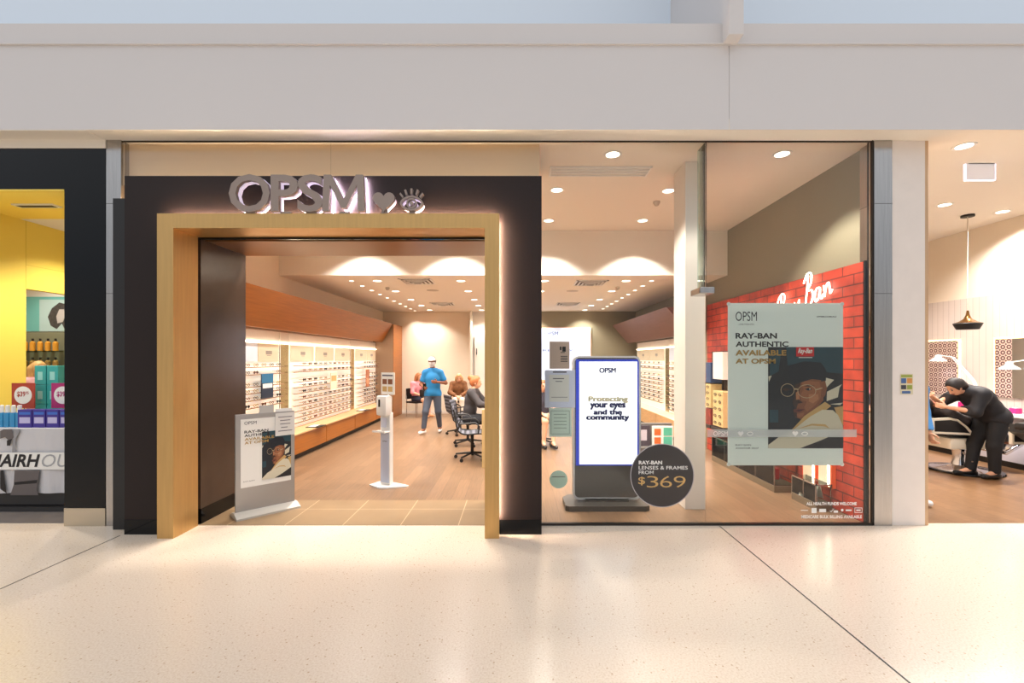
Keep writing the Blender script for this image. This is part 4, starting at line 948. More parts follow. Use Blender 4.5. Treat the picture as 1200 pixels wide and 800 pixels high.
# ================================================================== chairs and desk in the shop
M_mesh1 = mat('mesh_dark', (40, 40, 48), .6); M_mesh2 = mat('mesh_grey', (112, 112, 122), .6)
def office_chair(label, loc, rz):           # faces +x in its own frame
    t = thing('office_chair', label, 'office chair', loc, rz, 'office chairs at the consulting desk')
    prof = [(.24, .445), (.20, .465), (.10, .47), (0, .462), (-.10, .455), (-.18, .47), (-.235, .52), (-.262, .60), (-.275, .68), (-.285, .76), (-.30, .84), (-.325, .91)]
    def samp(n):
        out = []
        for i in range(n + 1):
            u = i / n * (len(prof) - 1); k = min(int(u), len(prof) - 2); f_ = u - k
            out.append((prof[k][0] + (prof[k + 1][0] - prof[k][0]) * f_, prof[k][1] + (prof[k + 1][1] - prof[k][1]) * f_))
        return out
    S = samp(44)
    def shell(a, c):
        g = MB()
        for i in range(a, c):
            p, q = S[i], S[i + 1]; wd = .235 - .03 * (i / 44)
            dx, dz = q[0] - p[0], q[1] - p[1]; L = math.hypot(dx, dz); nx, nz = -dz / L * .012, dx / L * .012
            g.mi((i // 2) % 2).prism([(p[0], p[1]), (q[0], q[1]), (q[0] + nx, q[1] + nz), (p[0] + nx, p[1] + nz)], 'y', -wd, wd)
        return g
    shell(0, 20).build('seat', [M_mesh1, M_mesh2], t, world=False); shell(20, 44).build('backrest', [M_mesh1, M_mesh2], t, world=False)
    for s in (-1, 1):
        MB().tube([(p[0], s * .225, p[1]) for p in S[::3]], .013, 6).build('side_rail', M_blackm, t, True, False)
        MB().tube([(-.235, s * .25, .55), (-.20, s * .275, .64), (.05, s * .28, .66), (.12, s * .28, .60), (.10, s * .25, .47)], .014, 6).build('armrest', M_blackm, t, True, False)
    MB().tube([(0, 0, .44), (0, 0, .25), (0, 0, .10)], [.03, .025, .03], 10).build('gas_column', M_blackm, t, True, False)
    for k in range(5):
        a = 2 * PI * k / 5 + .3; c, s = math.cos(a), math.sin(a)
        l = MB().tube([(c * .02, s * .02, .11), (c * .30, s * .30, .075)], [.022, .014], 6).build('leg', M_blackm, t, True, False)
        MB().lathe([(.03, -.018), (.03, .018)], c * .30, s * .30, 12, 'y', .03).build('caster', M_blackm, l, True, False)
    return t
office_chair('empty striped office chair standing closest to the entrance at the consulting desk', (-.76, 7.85, 0), .1)
office_chair('striped office chair under the person with the ginger bun', (-.97, 9.1, 0), -.1)
office_chair('empty striped office chair at the far end of the consulting desk', (-1.28, 10.4, 0), .5)
office_chair('office chair under the bare legged customer, seen below the notices', (.49, 9.25, 0), -PI * .38)
dk = thing('consulting_desk', 'pale consulting desk with end panel, half hidden behind the gold frame', 'desk', (-.05, 8.6, 0))
MB().box(-.52, -.02, 7.24, 10.0, .715, .75, .004).build('desktop', M_palewood, dk)
MB().box(-.545, -.02, 7.2, 7.24, 0, .92, .003).build('end_panel', mat('gold_beige', (206, 176, 122), .45), dk)
MB().box(-.06, -.02, 7.24, 9.96, 0, .715).box(-.52, -.02, 9.96, 10.0, 0, .715).build('panel_leg', M_beige, dk)
def waiting_chair(label, loc, rz):          # faces -y
    t = thing('waiting_chair', label, 'chair', loc, rz, 'waiting chairs along the back wall')
    MB().box(-.23, .23, -.22, .22, .41, .46, .015).build('seat', M_blackm, t, world=False)
    MB().box(-.22, .22, .20, .235, .52, .84, .012).build('backrest', M_blackm, t, world=False)
    for s in (-1, 1):
        MB().tube([(s * .21, -.20, 0), (s * .21, -.19, .41)], .011, 6).build('leg', M_chrome, t, True, False)
        MB().tube([(s * .21, .21, 0), (s * .21, .20, .46), (s * .21, .225, .84)], .011, 6).build('leg', M_chrome, t, True, False)
    return t
waiting_chair('black waiting chair under the person in the pink top', (-2.98, 13.62, 0), math.radians(55))
waiting_chair('black waiting chair under the person in the brown jacket', (-1.78, 13.80, 0), math.radians(8))

# ================================================================== people in the shop
M_polo = mat('polo_blue', (36, 132, 196), .7); M_jean = mat('jean_grey', (78, 86, 102), .8); M_maskw = mat('mask_white', (232, 232, 232), .7)
M_hair_d = mat('hair_dark', (34, 26, 24), .55); M_hair_b = mat('hair_blond', (206, 160, 98), .55, noise=.2, nscale=40, stretch=(1, 1, .1)); M_hair_g = mat('hair_ginger', (176, 104, 58), .55, noise=.2, nscale=40, stretch=(1, 1, .1)); M_hair_br = mat('hair_brown', (160, 100, 58), .55, noise=.2, nscale=40, stretch=(1, 1, .1))
H = A3(-.01, -.05, 1.64)
J = dict(pel=(0, 0, .95), che=(0, -.01, 1.26), nek=(0, -.01, 1.495), hed=H, shl=(.168, -.01, 1.40), ell=(.30, .0, 1.16), wrl=(.13, -.20, 1.19), shr=(-.168, -.01, 1.40), elr=(-.27, -.03, 1.13), wrr=(-.17, -.25, 1.08),
         hil=(.092, 0, .90), knl=(.125, -.02, .50), anl=(.14, .13, .10), toel=(.155, -.01, .045), hir=(-.092, 0, .90), knr=(-.135, -.19, .51), anr=(-.18, -.20, .10), toer=(-.22, -.35, .055), thumbl=(0, -.3, 1), thumbr=(0, -.3, 1), palml=(0, 1, -.3), palmr=(1, 0, -.2))
man = person('person in blue polo shirt, jeans, white cap and mask walking towards the entrance', (-1.945, 10.62, 0), 0, J,
    [('trousers', M_jean, {'pelvis': 1, 'thigh': 1, 'calf': .93}, .016, [((0, 0, .99), (0, 0, 1))]),
     ('polo_shirt', M_polo, {'pelvis': 1, 'abdomen': 1, 'chest': 1, 'neckbase': 1, 'shoulder': 1, 'upper': .78, 'thigh': .3}, .022, [((0, 0, .86), (0, 0, -1)), ((0, 0, 1.515), (0, 0, 1))]),
     ('face_mask', M_maskw, {'head': 1}, .009, [(H + A3(0, 0, .008), (0, 0, 1)), (H + A3(0, -.02, 0), (0, 1, 0))]),
     ('cap', mat('cap_white', (232, 222, 218), .7), {'head': 1}, .017, [(H + A3(0, 0, .055), (0, .25, -1))])],
    M_skinb, M_hair_d, 'short', w=1.02)
g = MB(); v, fc = surf([ellp(H + A3(0, -.13, .062), (.072, .085, .012), (0, -1, 0), (0, -.25, 1))], .008, 0, .01); g.add(v, fc); g.build('cap_brim', mat('cap_white', (232, 222, 218), .7), man, True, False)
M_shoew = mat('shoe_white', (236, 232, 226), .5); M_shoeb = mat('shoe_black', (18, 17, 18), .3)
shoe(man, J['anl'], J['toel'], M_shoew); shoe(man, J['anr'], J['toer'], M_shoew)
t = thing('phone', 'slim dark phone held by the person in the blue polo shirt', 'phone', (-2.075, 10.29, 1.085), .35)
MB().box(-.036, .036, -.005, .005, -.07, .08, .004).build('body', M_black, t, world=False); MB().box(-.032, .032, .005, .0056, -.06, .07).build('screen', mat('phone_screen', (40, 52, 70), .1), t, world=False)

def seated(**k):
    J = dict(pel=(0, 0, .545), che=(0, -.03, .85), nek=(0, -.05, 1.04), hed=(0, -.09, 1.165), shl=(.175, -.03, .985), ell=(.24, -.08, .73), wrl=(.09, -.28, .64), shr=(-.175, -.03, .985), elr=(-.24, -.08, .73), wrr=(-.09, -.28, .64),
             hil=(.09, -.03, .53), knl=(.10, -.42, .51), anl=(.10, -.42, .10), toel=(.11, -.55, .045), hir=(-.09, -.03, .53), knr=(-.10, -.42, .51), anr=(-.10, -.42, .10), toer=(-.11, -.55, .045), thumbl=(-1, 0, .3), thumbr=(1, 0, .3))
    J.update(k); return J
def longhair(H, back=.06, drop=.2, r=.07):
    return [cone(H + A3(s * .055, back * .6, .02), H + A3(s * .075, back, -drop), r * .75, r * .6) for s in (-1, 1)] + [cone(H + A3(0, back, .02), H + A3(0, back + .02, -drop), r, r * .8)]
J = seated(); H = A3(*J['hed'])
p = person('person with brown hair in a pink top seated by the back wall', (-2.98, 13.62, 0), math.radians(55), J,
    [('skirt', mat('skirt_navy', (34, 36, 54), .8), {'pelvis': 1, 'thigh': .8}, .024, [((0, 0, .68), (0, 0, 1))]), ('top', mat('top_pink', (226, 142, 152), .8, noise=.25, nscale=14), {'abdomen': 1, 'chest': 1, 'pelvis': 1, 'neckbase': 1, 'shoulder': 1, 'upper': 1}, .022, [((0, 0, .58), (0, 0, -1)), ((0, 0, 1.06), (0, 0, 1))])],
    M_skin, M_hair_br, 'long', w=.95, hair_extra=longhair(H, .05, .16))
for s in 'lr': shoe(p, J['an' + s], J['toe' + s], mat('sandal_tan', (196, 140, 96), .5))
t = thing('handbag', 'black handbag on the lap of the person in the pink top', 'bag', (-2.72, 13.44, .60), math.radians(55))
MB().box(-.14, .14, -.06, .06, 0, .22, .03).build('body', M_blackm, t, True, False); MB().tube([(-.09, 0, .21), (-.07, 0, .32), (0, 0, .36), (.07, 0, .32), (.09, 0, .21)], .01, 6).build('handle', M_blackm, t, True, False)
J = seated(che=(0, -.08, .84), nek=(0, -.13, 1.02), hed=(.02, -.18, 1.14), shl=(.175, -.11, .97), shr=(-.175, -.11, .97), ell=(.25, -.22, .72), elr=(-.25, -.22, .72), wrl=(.05, -.40, .62), wrr=(-.05, -.40, .62)); H = A3(*J['hed'])
p = person('person with fair hair, brown jacket and white trousers, seated by the back wall doors', (-1.76, 13.80, 0), math.radians(8), J,
    [('trousers', mat('trouser_white', (226, 214, 198), .8), {'pelvis': 1, 'thigh': 1, 'calf': .9}, .02, [((0, 0, .68), (0, 0, 1))]), ('jacket', mat('jacket_brown', (120, 76, 42), .8, noise=.3, nscale=18), {'abdomen': 1, 'chest': 1, 'pelvis': 1, 'neckbase': 1, 'shoulder': 1, 'upper': 1, 'fore': .88}, .026, [((0, 0, .57), (0, 0, -1)), ((0, 0, 1.07), (0, 0, 1))])],
    M_skin, mat('hair_fair', (206, 160, 112), .55, noise=.2, nscale=40, stretch=(1, 1, .1)), 'long', w=1.05, hf=(0, -.95, -.3), hair_extra=longhair(H, .05, .12))
for s in 'lr': shoe(p, J['an' + s], J['toe' + s], M_shoew)
J = seated(che=(0, -.06, .92), nek=(0, -.10, 1.12), hed=(0, -.15, 1.245), shl=(.175, -.09, 1.06), shr=(-.175, -.09, 1.06), ell=(.23, -.28, .84), elr=(-.23, -.28, .84), wrl=(.10, -.50, .80), wrr=(-.10, -.50, .80)); H = A3(*J['hed'])
p = person('person with a ginger bun and dark blazer seated at the consulting desk', (-.95, 9.1, 0), math.radians(82), J,
    [('trousers', mat('trouser_black', (30, 30, 36), .8), {'pelvis': 1, 'thigh': 1, 'calf': .92}, .02, [((0, 0, .68), (0, 0, 1))]), ('blazer', mat('blazer_charcoal', (62, 58, 60), .8), {'abdomen': 1, 'chest': 1, 'pelvis': 1, 'neckbase': 1, 'shoulder': 1, 'upper': 1, 'fore': .9}, .024, [((0, 0, .57), (0, 0, -1)), ((0, 0, 1.14), (0, 0, 1))])],
    M_skin, M_hair_g, 'long', w=.98, hair_extra=[ellp(H + A3(0, .11, .10), (.05, .05, .05)), ellp(H + A3(0, .06, .02), (.07, .06, .08))])
for s in 'lr': shoe(p, J['an' + s], J['toe' + s], M_shoeb)
J = seated(knl=(.10, -.42, .52), anl=(.02, -.50, .11), toel=(.01, -.64, .05), anr=(-.13, -.40, .10), toer=(-.16, -.53, .045)); H = A3(*J['hed'])
p = person('bare legged person in dark dress seated behind the notices on the glass', (.50, 9.22, 0), math.radians(22), J,
    [('dress', mat('dress_dark', (52, 46, 58), .8), {'abdomen': 1, 'chest': 1, 'pelvis': 1, 'thigh': .6, 'neckbase': 1, 'shoulder': 1, 'upper': .7}, .022, [((0, 0, 1.06), (0, 0, 1))])],
    M_skin, M_hair_br, 'long', w=.96, hair_extra=longhair(H, .05, .14))
for s in 'lr': shoe(p, J['an' + s], J['toe' + s], M_shoeb)

# ================================================================== salon to the right of the white pillar
M_panelg = brickmat('tongue_groove', (206, 192, 182), (202, 188, 178), (176, 160, 150), .11, 6.0, .004, 'YZ', .5, 0, .02, (1, 1, 1), 3)
b = MB().box(7.97, 8.07, 4.5, 14.4, 2.79, 3.99); b.mi(1).box(7.95, 8.07, 4.5, 14.4, 0, 2.79)
struct('wall_salon', b, [M_cream, M_panelg]); struct('wall_salon_back', MB().box(3.9, 8.0, 14.3, 14.4, 0, 4.1), M_cream)
def pattern():
    m = mat('salon_pattern', (150, 116, 104), .4); n = m.node_tree.nodes; l = m.node_tree.links; p = n['Principled BSDF']
    t = n.new('ShaderNodeTexCoord'); mp = n.new('ShaderNodeMapping'); mp.inputs['Scale'].default_value = (1, 11, 11); l.new(t.outputs['Object'], mp.inputs[0])
    v = n.new('ShaderNodeTexVoronoi'); v.inputs['Scale'].default_value = 1; v.inputs['Randomness'].default_value = 0; l.new(mp.outputs[0], v.inputs['Vector'])
    w_ = n.new('ShaderNodeMath'); w_.operation = 'SINE'; mu = n.new('ShaderNodeMath'); mu.operation = 'MULTIPLY'; mu.inputs[1].default_value = 16; l.new(v.outputs['Distance'], mu.inputs[0]); l.new(mu.outputs[0], w_.inputs[0])
    r = n.new('ShaderNodeValToRGB'); e = r.color_ramp.elements; e[0].position = .2; e[0].color = srgb(96, 62, 60); e[1].position = .8; e[1].color = srgb(206, 184, 168); l.new(w_.outputs[0], r.inputs[0]); l.new(r.outputs[0], p.inputs['Base Color'])
    return m
M_pat = pattern()
for (y0_, y1_, ym, z0_, lb) in ((8.17, 9.0, None, 1.06, 'backlit patterned wall panel behind the bending stylist'), (6.55, 7.52, 7.26, 1.10, 'backlit mirror with a patterned side panel over the white counter')):
    t = thing('salon_mirror', lb, 'mirror', (7.94, (y0_ + y1_) / 2, z0_), 0)
    MB().box(7.915, 7.93, ym or y0_, y1_, z0_, 2.05).build('pattern_panel', M_pat, t)
    if ym: MB().box(7.915, 7.93, y0_, ym, z0_, 2.05).build('mirror_glass', mat('mirror_glass', (220, 222, 224), .04, 1), t)
    g = MB().box(7.935, 7.946, y0_ - .03, y1_ + .03, 2.03, 2.08).box(7.935, 7.946, y0_ - .045, y0_ - .005, z0_, 2.08).box(7.935, 7.946, y1_ + .005, y1_ + .045, z0_, 2.08)
    g.build('led_edge', mat('led_salon', (255, 226, 170), .5, emit=1.8), t); MB().box(7.93, 7.949, y0_ + .1, y1_ - .1, z0_ + .1, 1.9).build('backing', M_white, t)
ct = thing('salon_counter', 'long white salon counter along the panelled wall', 'counter', (7.8, 8, 0))
MB().box(7.66, 7.948, 6.5, 10.5, .82, .865, .004).build('worktop', M_white, ct); MB().box(7.80, 7.948, 6.52, 10.48, .1, .82).build('cabinet_front', mat('counter_grey', (200, 196, 206), .4), ct); MB().box(7.84, 7.948, 6.52, 10.48, 0, .1).build('plinth', M_blackm, ct)
def task_lamp(label, base, elbow, el2, head):
    t = thing('task_lamp', label, 'lamp', base, 0, 'white task lamps on the salon counter'); B = Vector(base); q = lambda p: Vector(p) - B
    MB().lathe([(.09, 0), (.09, .015), (.03, .03)], 0, 0, 18).build('base', M_white, t, True, False)
    for s in (-.02, .02): MB().tube([q(base) + Vector((0, s, .02)), q(elbow) + Vector((0, s, 0)), q(el2) + Vector((0, s, 0))], .008, 6).build('arm', M_white, t, True, False)
    h = q(head); hd = MB().lathe([(.045, .10), (.05, .05), (.12, .0), (.125, -.02), (.11, -.02), (.045, .04)], h.x, h.y, 20, cz=h.z).build('lamp_head', M_white, t, True, False)
    MB().tube([q(el2), h + Vector((0, 0, .09))], .009, 6).build('neck', M_white, t, True, False)
    MB().ell((h.x, h.y, h.z + .005), (.05, .05, .025)).build('bulb', mat('bulb_cool', (226, 232, 255), .5, emit=14), hd, True, False)
    ld = bpy.data.lights.new('bulb_light', 'SPOT'); ld.energy = 9; ld.color = (.82, .86, 1); ld.spot_size = 2.2; ld.shadow_soft_size = .05; o = bpy.data.objects.new('bulb_light', ld); COL.objects.link(o); o.parent = t; o.location = (h.x, h.y, h.z - .03)
task_lamp('white hinged task lamp in front of the patterned wall panel behind the stylist', (7.78, 7.55, .865), (7.76, 7.72, 1.36), (7.72, 8.05, 1.76), (7.70, 8.30, 1.70))
task_lamp('white hinged task lamp in front of the mirror over the white counter', (7.78, 6.66, .865), (7.80, 6.6, 1.35), (7.76, 6.85, 1.72), (7.72, 7.12, 1.58))
for nm, lb, ct_, bx, m in (('tissue_box', 'white box on the counter beyond the reclining client', 'box', (7.70, 7.84, 7.95, 8.2, .865, 1.03), M_paper), ('beauty_box', 'magenta box on the counter beyond the stylist arm', 'box', (7.69, 7.80, 7.80, 7.92, .865, .98), mat('magenta', (206, 36, 120), .5)), ('beauty_box', 'magenta box standing under the salon mirror', 'box', (7.80, 7.90, 7.10, 7.20, .865, .95), mat('magenta', (206, 36, 120), .5))):
    t = thing(nm, lb, ct_, ((bx[0] + bx[1]) / 2, (bx[2] + bx[3]) / 2, bx[4])); MB().box(*bx, .006).build('carton', m, t); MB().box(bx[0] + .02, bx[1] - .02, bx[2] + .02, bx[3] - .02, bx[5], bx[5] + .012).build('lid', M_white, t)
t = thing('bowl', 'white round bowl on the counter next to the stylist back', 'bowl', (7.76, 7.38, .865)); MB().lathe([(.04, 0), (.085, .03), (.11, .09), (.10, .09), (.075, .035), (.001, .02)], 0, 0, 20).build('dish', M_white, t, True, False); MB().ell((0, 0, .085), (.085, .085, .04)).build('cotton', M_paper, t, True, False)
M_cream2 = mat('chair_cream', (226, 216, 196), .35); M_vinyl = mat('vinyl_black', (24, 22, 24), .3)
def barber(label, loc, rz):                 # faces +x
    t = thing('barber_chair', label, 'salon chair', loc, rz, 'salon chairs')
    MB().lathe([(.44, 0), (.46, .012), (.45, .03), (.38, .035)], 0, 0, 36).build('base_rim', M_black, t, True, False)
    MB().lathe([(.37, .0), (.36, .036), (.22, .055), (.11, .10), (.085, .2), (.10, .34), (.10, .37)], -.05, 0, 28).build('pedestal', M_chrome, t, True, False)
    MB().box(-.42, .16, -.24, .24, .37, .54, .03).build('seat_frame', mat('chair_cream', (226, 216, 196), .35), t, True, False)
    MB().box(-.38, .24, -.22, .22, .54, .63, .03).build('seat', M_vinyl, t, True, False)
    g = MB().prism([(-.30, .60), (-.42, .58), (-.86, .80), (-.84, .90), (-.70, .88)], 'y', -.22, .22); g.build('backrest', M_vinyl, t, world=False)
    MB().box(-.93, -.80, -.13, .13, .84, .93, .03).build('headrest', M_vinyl, t, True, False)
    for s in (-1, 1):
        o = [(-.74, .62), (-.26, .60), (-.10, .585), (-.22, .72), (-.36, .83), (-.47, .855), (-.74, .84)]
        y0_, y1_ = s * .25, s * .29
        i_ = [(-.71, .65), (-.27, .632), (-.18, .622), (-.25, .71), (-.37, .80), (-.47, .822), (-.71, .81)]
        g = MB(); ring(g, o, i_, min(y0_, y1_), max(y0_, y1_)); ap = g.build('armrest', M_cream2, t, world=False)
        MB().prism(i_, 'y', min(y0_, y1_) + .006, max(y0_, y1_) - .006).build('infill', M_vinyl, ap, world=False)
    MB().tube([(.16, -.16, .46), (.48, -.16, .33), (.68, -.16, .42)], .016, 8).tube([(.16, .16, .46), (.48, .16, .33), (.68, .16, .42)], .016, 8).build('footrest_bar', M_chrome, t, True, False)
    MB().prism([(.44, .30), (.47, .28), (.72, .42), (.70, .45)], 'y', -.19, .19).build('footrest', M_chrome, t, world=False)
    MB().tube([(-.10, -.10, .30), (-.18, -.30, .24), (-.22, -.36, .22)], .012, 6).build('lever', M_chrome, t, True, False)
    return t
barber('black salon chair with cream trim carrying the reclining client', (6.90, 7.02, 0), 0)
barber('empty black salon chair with cream trim beside the white counter end', (7.19, 5.78, 0), .2)
# reclining client
cx, cy = 6.90, 7.02
J = dict(pel=(-.02, 0, .735), che=(-.31, 0, .86), nek=(-.46, 0, .95), hed=(-.545, 0, 1.015), shl=(-.40, .17, .92), ell=(-.18, .20, .80), wrl=(.02, .10, .86), shr=(-.40, -.17, .92), elr=(-.18, -.20, .80), wrr=(.02, -.10, .86),
         hil=(.02, .09, .72), knl=(.38, .10, .74), anl=(.56, .10, .47), toel=(.67, .10, .50), hir=(.02, -.09, .72), knr=(.38, -.10, .74), anr=(.56, -.10, .47), toer=(.67, -.10, .50))
H = A3(*J['hed']); hf = unit((.55, 0, .84)); hu = unit((-.84, 0, .55))
p = person('person lying back in the salon chair in a dark cape', (cx, cy, 0), 0, J,
    [('cape', mat('cape_dark', (44, 34, 32), .7), {'abdomen': 1, 'chest': 1, 'pelvis': 1, 'neckbase': 1, 'shoulder': 1, 'upper': 1, 'fore': .85, 'thigh': .8}, .022, []), ('trousers', mat('trouser_black', (30, 30, 36), .8), {'thigh': 1, 'calf': .9}, .016, [])],
    M_skinb, M_hair_d, 'short', f=(.45, 0, .89), hf=hf, hu=hu, w=.95, hair_extra=[ellp(H - hf * .06 + hu * .03, (.085, .07, .10), hf, hu)])
for s in 'lr': shoe(p, A3(*J['an' + s]), A3(*J['toe' + s]), M_shoeb)
# bending stylist
H = A3(0, -.35, 1.31); hf = unit((0, -.80, -.60)); hu = unit((0, -.60, .80))
J = dict(pel=(0, .20, .90), che=(0, -.02, 1.15), nek=(0, -.19, 1.27), hed=H, shl=(.17, -.13, 1.22), ell=(.16, -.22, .97), wrl=(-.06, -.42, 1.02), shr=(-.17, -.13, 1.22), elr=(-.30, -.30, 1.06), wrr=(-.22, -.47, 1.15),
         hil=(.092, .19, .86), knl=(.10, .11, .47), anl=(.10, .12, .10), toel=(.12, -.04, .045), hir=(-.092, .19, .86), knr=(-.10, .03, .48), anr=(-.10, -.03, .10), toer=(-.11, -.21, .045), thumbl=(0, 0, 1), thumbr=(0, 0, 1), palml=(-1, 0, 0), palmr=(1, 0, 0))
p = person('person in black suit bending over the client in the salon chair', (6.74, 6.62, 0), math.radians(-90), J,
    [('trousers', mat('suit_black', (20, 19, 22), .75), {'pelvis': 1, 'thigh': 1, 'calf': 1.04}, .026, [((0, 0, 1.0), (0, 0, 1))]),
     ('jacket', mat('jacket_black', (24, 23, 28), .7), {'pelvis': 1, 'abdomen': 1, 'chest': 1, 'neckbase': 1, 'shoulder': 1, 'upper': 1, 'fore': .84, 'thigh': .14}, .034, [(A3(0, -.255, 1.30), unit((0, -.75, .1)))])],
    M_skin, M_hair_d, 'long', hf=hf, hu=hu, w=1.14, hair_extra=[cone(H - hf * .06 + hu * .02, H - hf * .11 - hu * .10, .075, .05)])
for s in 'lr': shoe(p, J['an' + s], J['toe' + s], M_shoeb)
# bystander behind the pillar
J = dict(pel=(0, 0, .92), che=(0, -.01, 1.22), nek=(0, -.02, 1.42), hed=(0, -.05, 1.545), shl=(.18, 0, 1.36), ell=(.23, .02, 1.09), wrl=(.22, -.08, .86), shr=(-.18, 0, 1.36), elr=(-.23, .02, 1.09), wrr=(-.22, -.08, .86),
         hil=(.09, 0, .87), knl=(.10, -.03, .48), anl=(.15, .03, .10), toel=(.17, -.10, .045), hir=(-.09, 0, .87), knr=(-.10, -.03, .48), anr=(-.11, .03, .10), toer=(-.12, -.10, .045))
p = person('person in a blue top and dark trousers almost hidden behind the white pillar', (4.63, 5.42, 0), 0, J,
    [('trousers', mat('trouser_black', (30, 30, 36), .8), {'pelvis': 1, 'thigh': 1, 'calf': .93}, .018, [((0, 0, .97), (0, 0, 1))]), ('top', mat('top_blue', (70, 132, 190), .75), {'pelvis': 1, 'abdomen': 1, 'chest': 1, 'neckbase': 1, 'shoulder': 1, 'upper': 1, 'fore': .9}, .026, [((0, 0, .84), (0, 0, -1)), ((0, 0, 1.45), (0, 0, 1))])],
    M_skin, M_hair_d, 'short', w=.98)
for s in 'lr': shoe(p, J['an' + s], J['toe' + s], M_shoew)
# pendant lamp, exit sign, notice on the pillar
c = W(1134, 386, 7.17)
t = thing('pendant_lamp', 'black and brass pendant lamp hanging on a thin cord in the salon', 'pendant lamp', (c[0], 7.17, 3.99))
dz = c[2] - 3.99
MB().lathe([(.085, 0), (.085, -.03)], 0, 0, 20).build('ceiling_rose', M_blackm, t, True, False); MB().tube([(0, 0, -.02), (0, 0, dz + .30)], .006, 6).build('cord', mat('cord_pale', (200, 186, 170), .6), t, True, False)
MB().lathe([(.135, dz), (.178, dz + .09), (.172, dz + .10), (.16, dz + .09), (.125, dz + .01)], 0, 0, 28).build('shade', M_blackm, t, True, False)
MB().lathe([(.174, dz + .10), (.11, dz + .125), (.05, dz + .17), (.025, dz + .23), (.014, dz + .30)], 0, 0, 28).build('brass_cap', mat('brass', (120, 84, 44), .25, .9), t, True, False)
MB().lathe([(.12, dz + .012), (.12, dz + .02)], 0, 0, 24).build('bulb', M_glow, t); spot(t, dz - .01, 20, 120, .6)
c = W(1148, 211, 5.29)
t = thing('exit_sign', 'plain pale hanging exit light under the salon ceiling', 'exit sign', (c[0], 5.29, 3.99)); dz = c[2] - 3.99
MB().box(-.17, .17, -.012, .012, dz, dz + .19, .004).build('panel', mat('exit_panel', (222, 220, 226), .4, emit=.25), t, world=False); MB().box(-.172, .172, -.014, .014, dz - .008, dz).box(-.176, -.168, -.014, .014, dz, dz + .19).box(.168, .176, -.014, .014, dz, dz + .19).build('edge_light', mat('edge_cool', (236, 232, 255), .5, emit=1.2), t, world=False)
MB().box(-.15, .15, -.03, .03, dz + .19, -.0).build('housing', M_white, t, world=False)
t = thing('pillar_notice', 'small colourful notice stuck on the white pillar', 'notice', W(1062.5, 462, 4.716))
g = MB(); rectpx(g, 0, 1055, 438, 1070, 462, 4.7165); g.build('sheet', mat('notice_cream', (216, 204, 170), .6), t)
g = MB()
for k, (q) in enumerate(((1056, 439, 1069, 442), (1056, 443, 1062, 449), (1063, 443, 1069, 449), (1056, 451, 1062, 456), (1063, 451, 1069, 456), (1057, 458, 1067, 461))): rectpx(g, k % 4, *q, 4.7155)
g.build('print', [mat('n_green', (150, 160, 70), .6), mat('n_blue', (70, 100, 150), .6), mat('n_orange', (206, 140, 70), .6), mat('n_dark', (60, 60, 70), .6)], t)

# ================================================================== hair shop to the left
struct('wall_hair_lintel', MB().box(-12, -4.24, 4.70, 4.92, 3.476, 3.90).mi(1).box(-12, -4.24, 4.69, 4.92, 3.90, 3.99).mi(2).box(-12, -4.67, 4.695, 4.93, 3.462, 3.476), [M_black, M_ceil, M_yellow])
b = MB().box(-4.67, -4.245, 4.70, 4.90, .19, 3.476); b.mi(1).box(-4.67, -4.245, 4.695, 4.90, 0, .185); struct('wall_hair_jamb', b, [M_black, mat('base_steel', (190, 176, 154), .3, .5)])
b = MB().box(-6.75, -6.65, 4.95, 6.17, 0, 3.6).box(-6.75, -6.65, 6.17, 7.5, 2.678, 3.6).box(-6.75, -6.65, 7.5, 9.5, 0, 3.6)
b.mi(1).box(-6.652, -6.649, 5.2, 5.205, 0, 3.6).box(-6.652, -6.649, 6.165, 6.17, 2.678, 3.6).box(-6.652, -6.649, 6.17, 7.5, 3.0, 3.004)
struct('wall_hair_shop', b, [M_yellow, mat('yellow_seam', (206, 172, 50), .5)])
b = MB().box(-10, -4.3, 4.92, 6.1, 3.6, 3.7); b.mi(1).box(-10, -4.3, 6.1, 10, 3.6, 3.7); struct('ceiling_hair_shop', b, [M_yellow, M_ceil])
b = MB().box(-10, -4.3, 7.9, 8.0, 0, 3.6); b.mi(1).box(-9.5, -7.0, 7.88, 7.9, 2.2, 2.80); struct('wall_hair_back', b, [M_ceil, mat('teal_wall', (110, 178, 170), .6)])
struct('wall_hair_side', MB().box(-10.1, -10, 4.5, 8.0, 0, 3.7), M_yellow)
g = thing('air_vent', 'slot air vent in the yellow hair shop ceiling', 'air vent', (-5.85, 5.55, 3.6)); MB().box(-.25, .25, -.06, .06, -.015, 0).build('frame', M_white, g, world=False); MB().box(-.22, .22, -.035, .035, -.018, -.012).build('slot', M_blackm, g, world=False)
for X, Y_, lb in ((-5.7, 5.2, 'added ceiling light in the yellow hair shop ceiling above the promotion table'), (-5.85, 6.6, 'added ceiling light in the white part of the hair shop ceiling'), (-7.7, 6.9, 'added ceiling light above the blond person in the hair shop')):  # lamps added to brighten the hair shop
    downlight(X, Y_, 3.6, .085, 52, lb, 'added hair shop ceiling lights', 130, .6, (1, .93, .84))
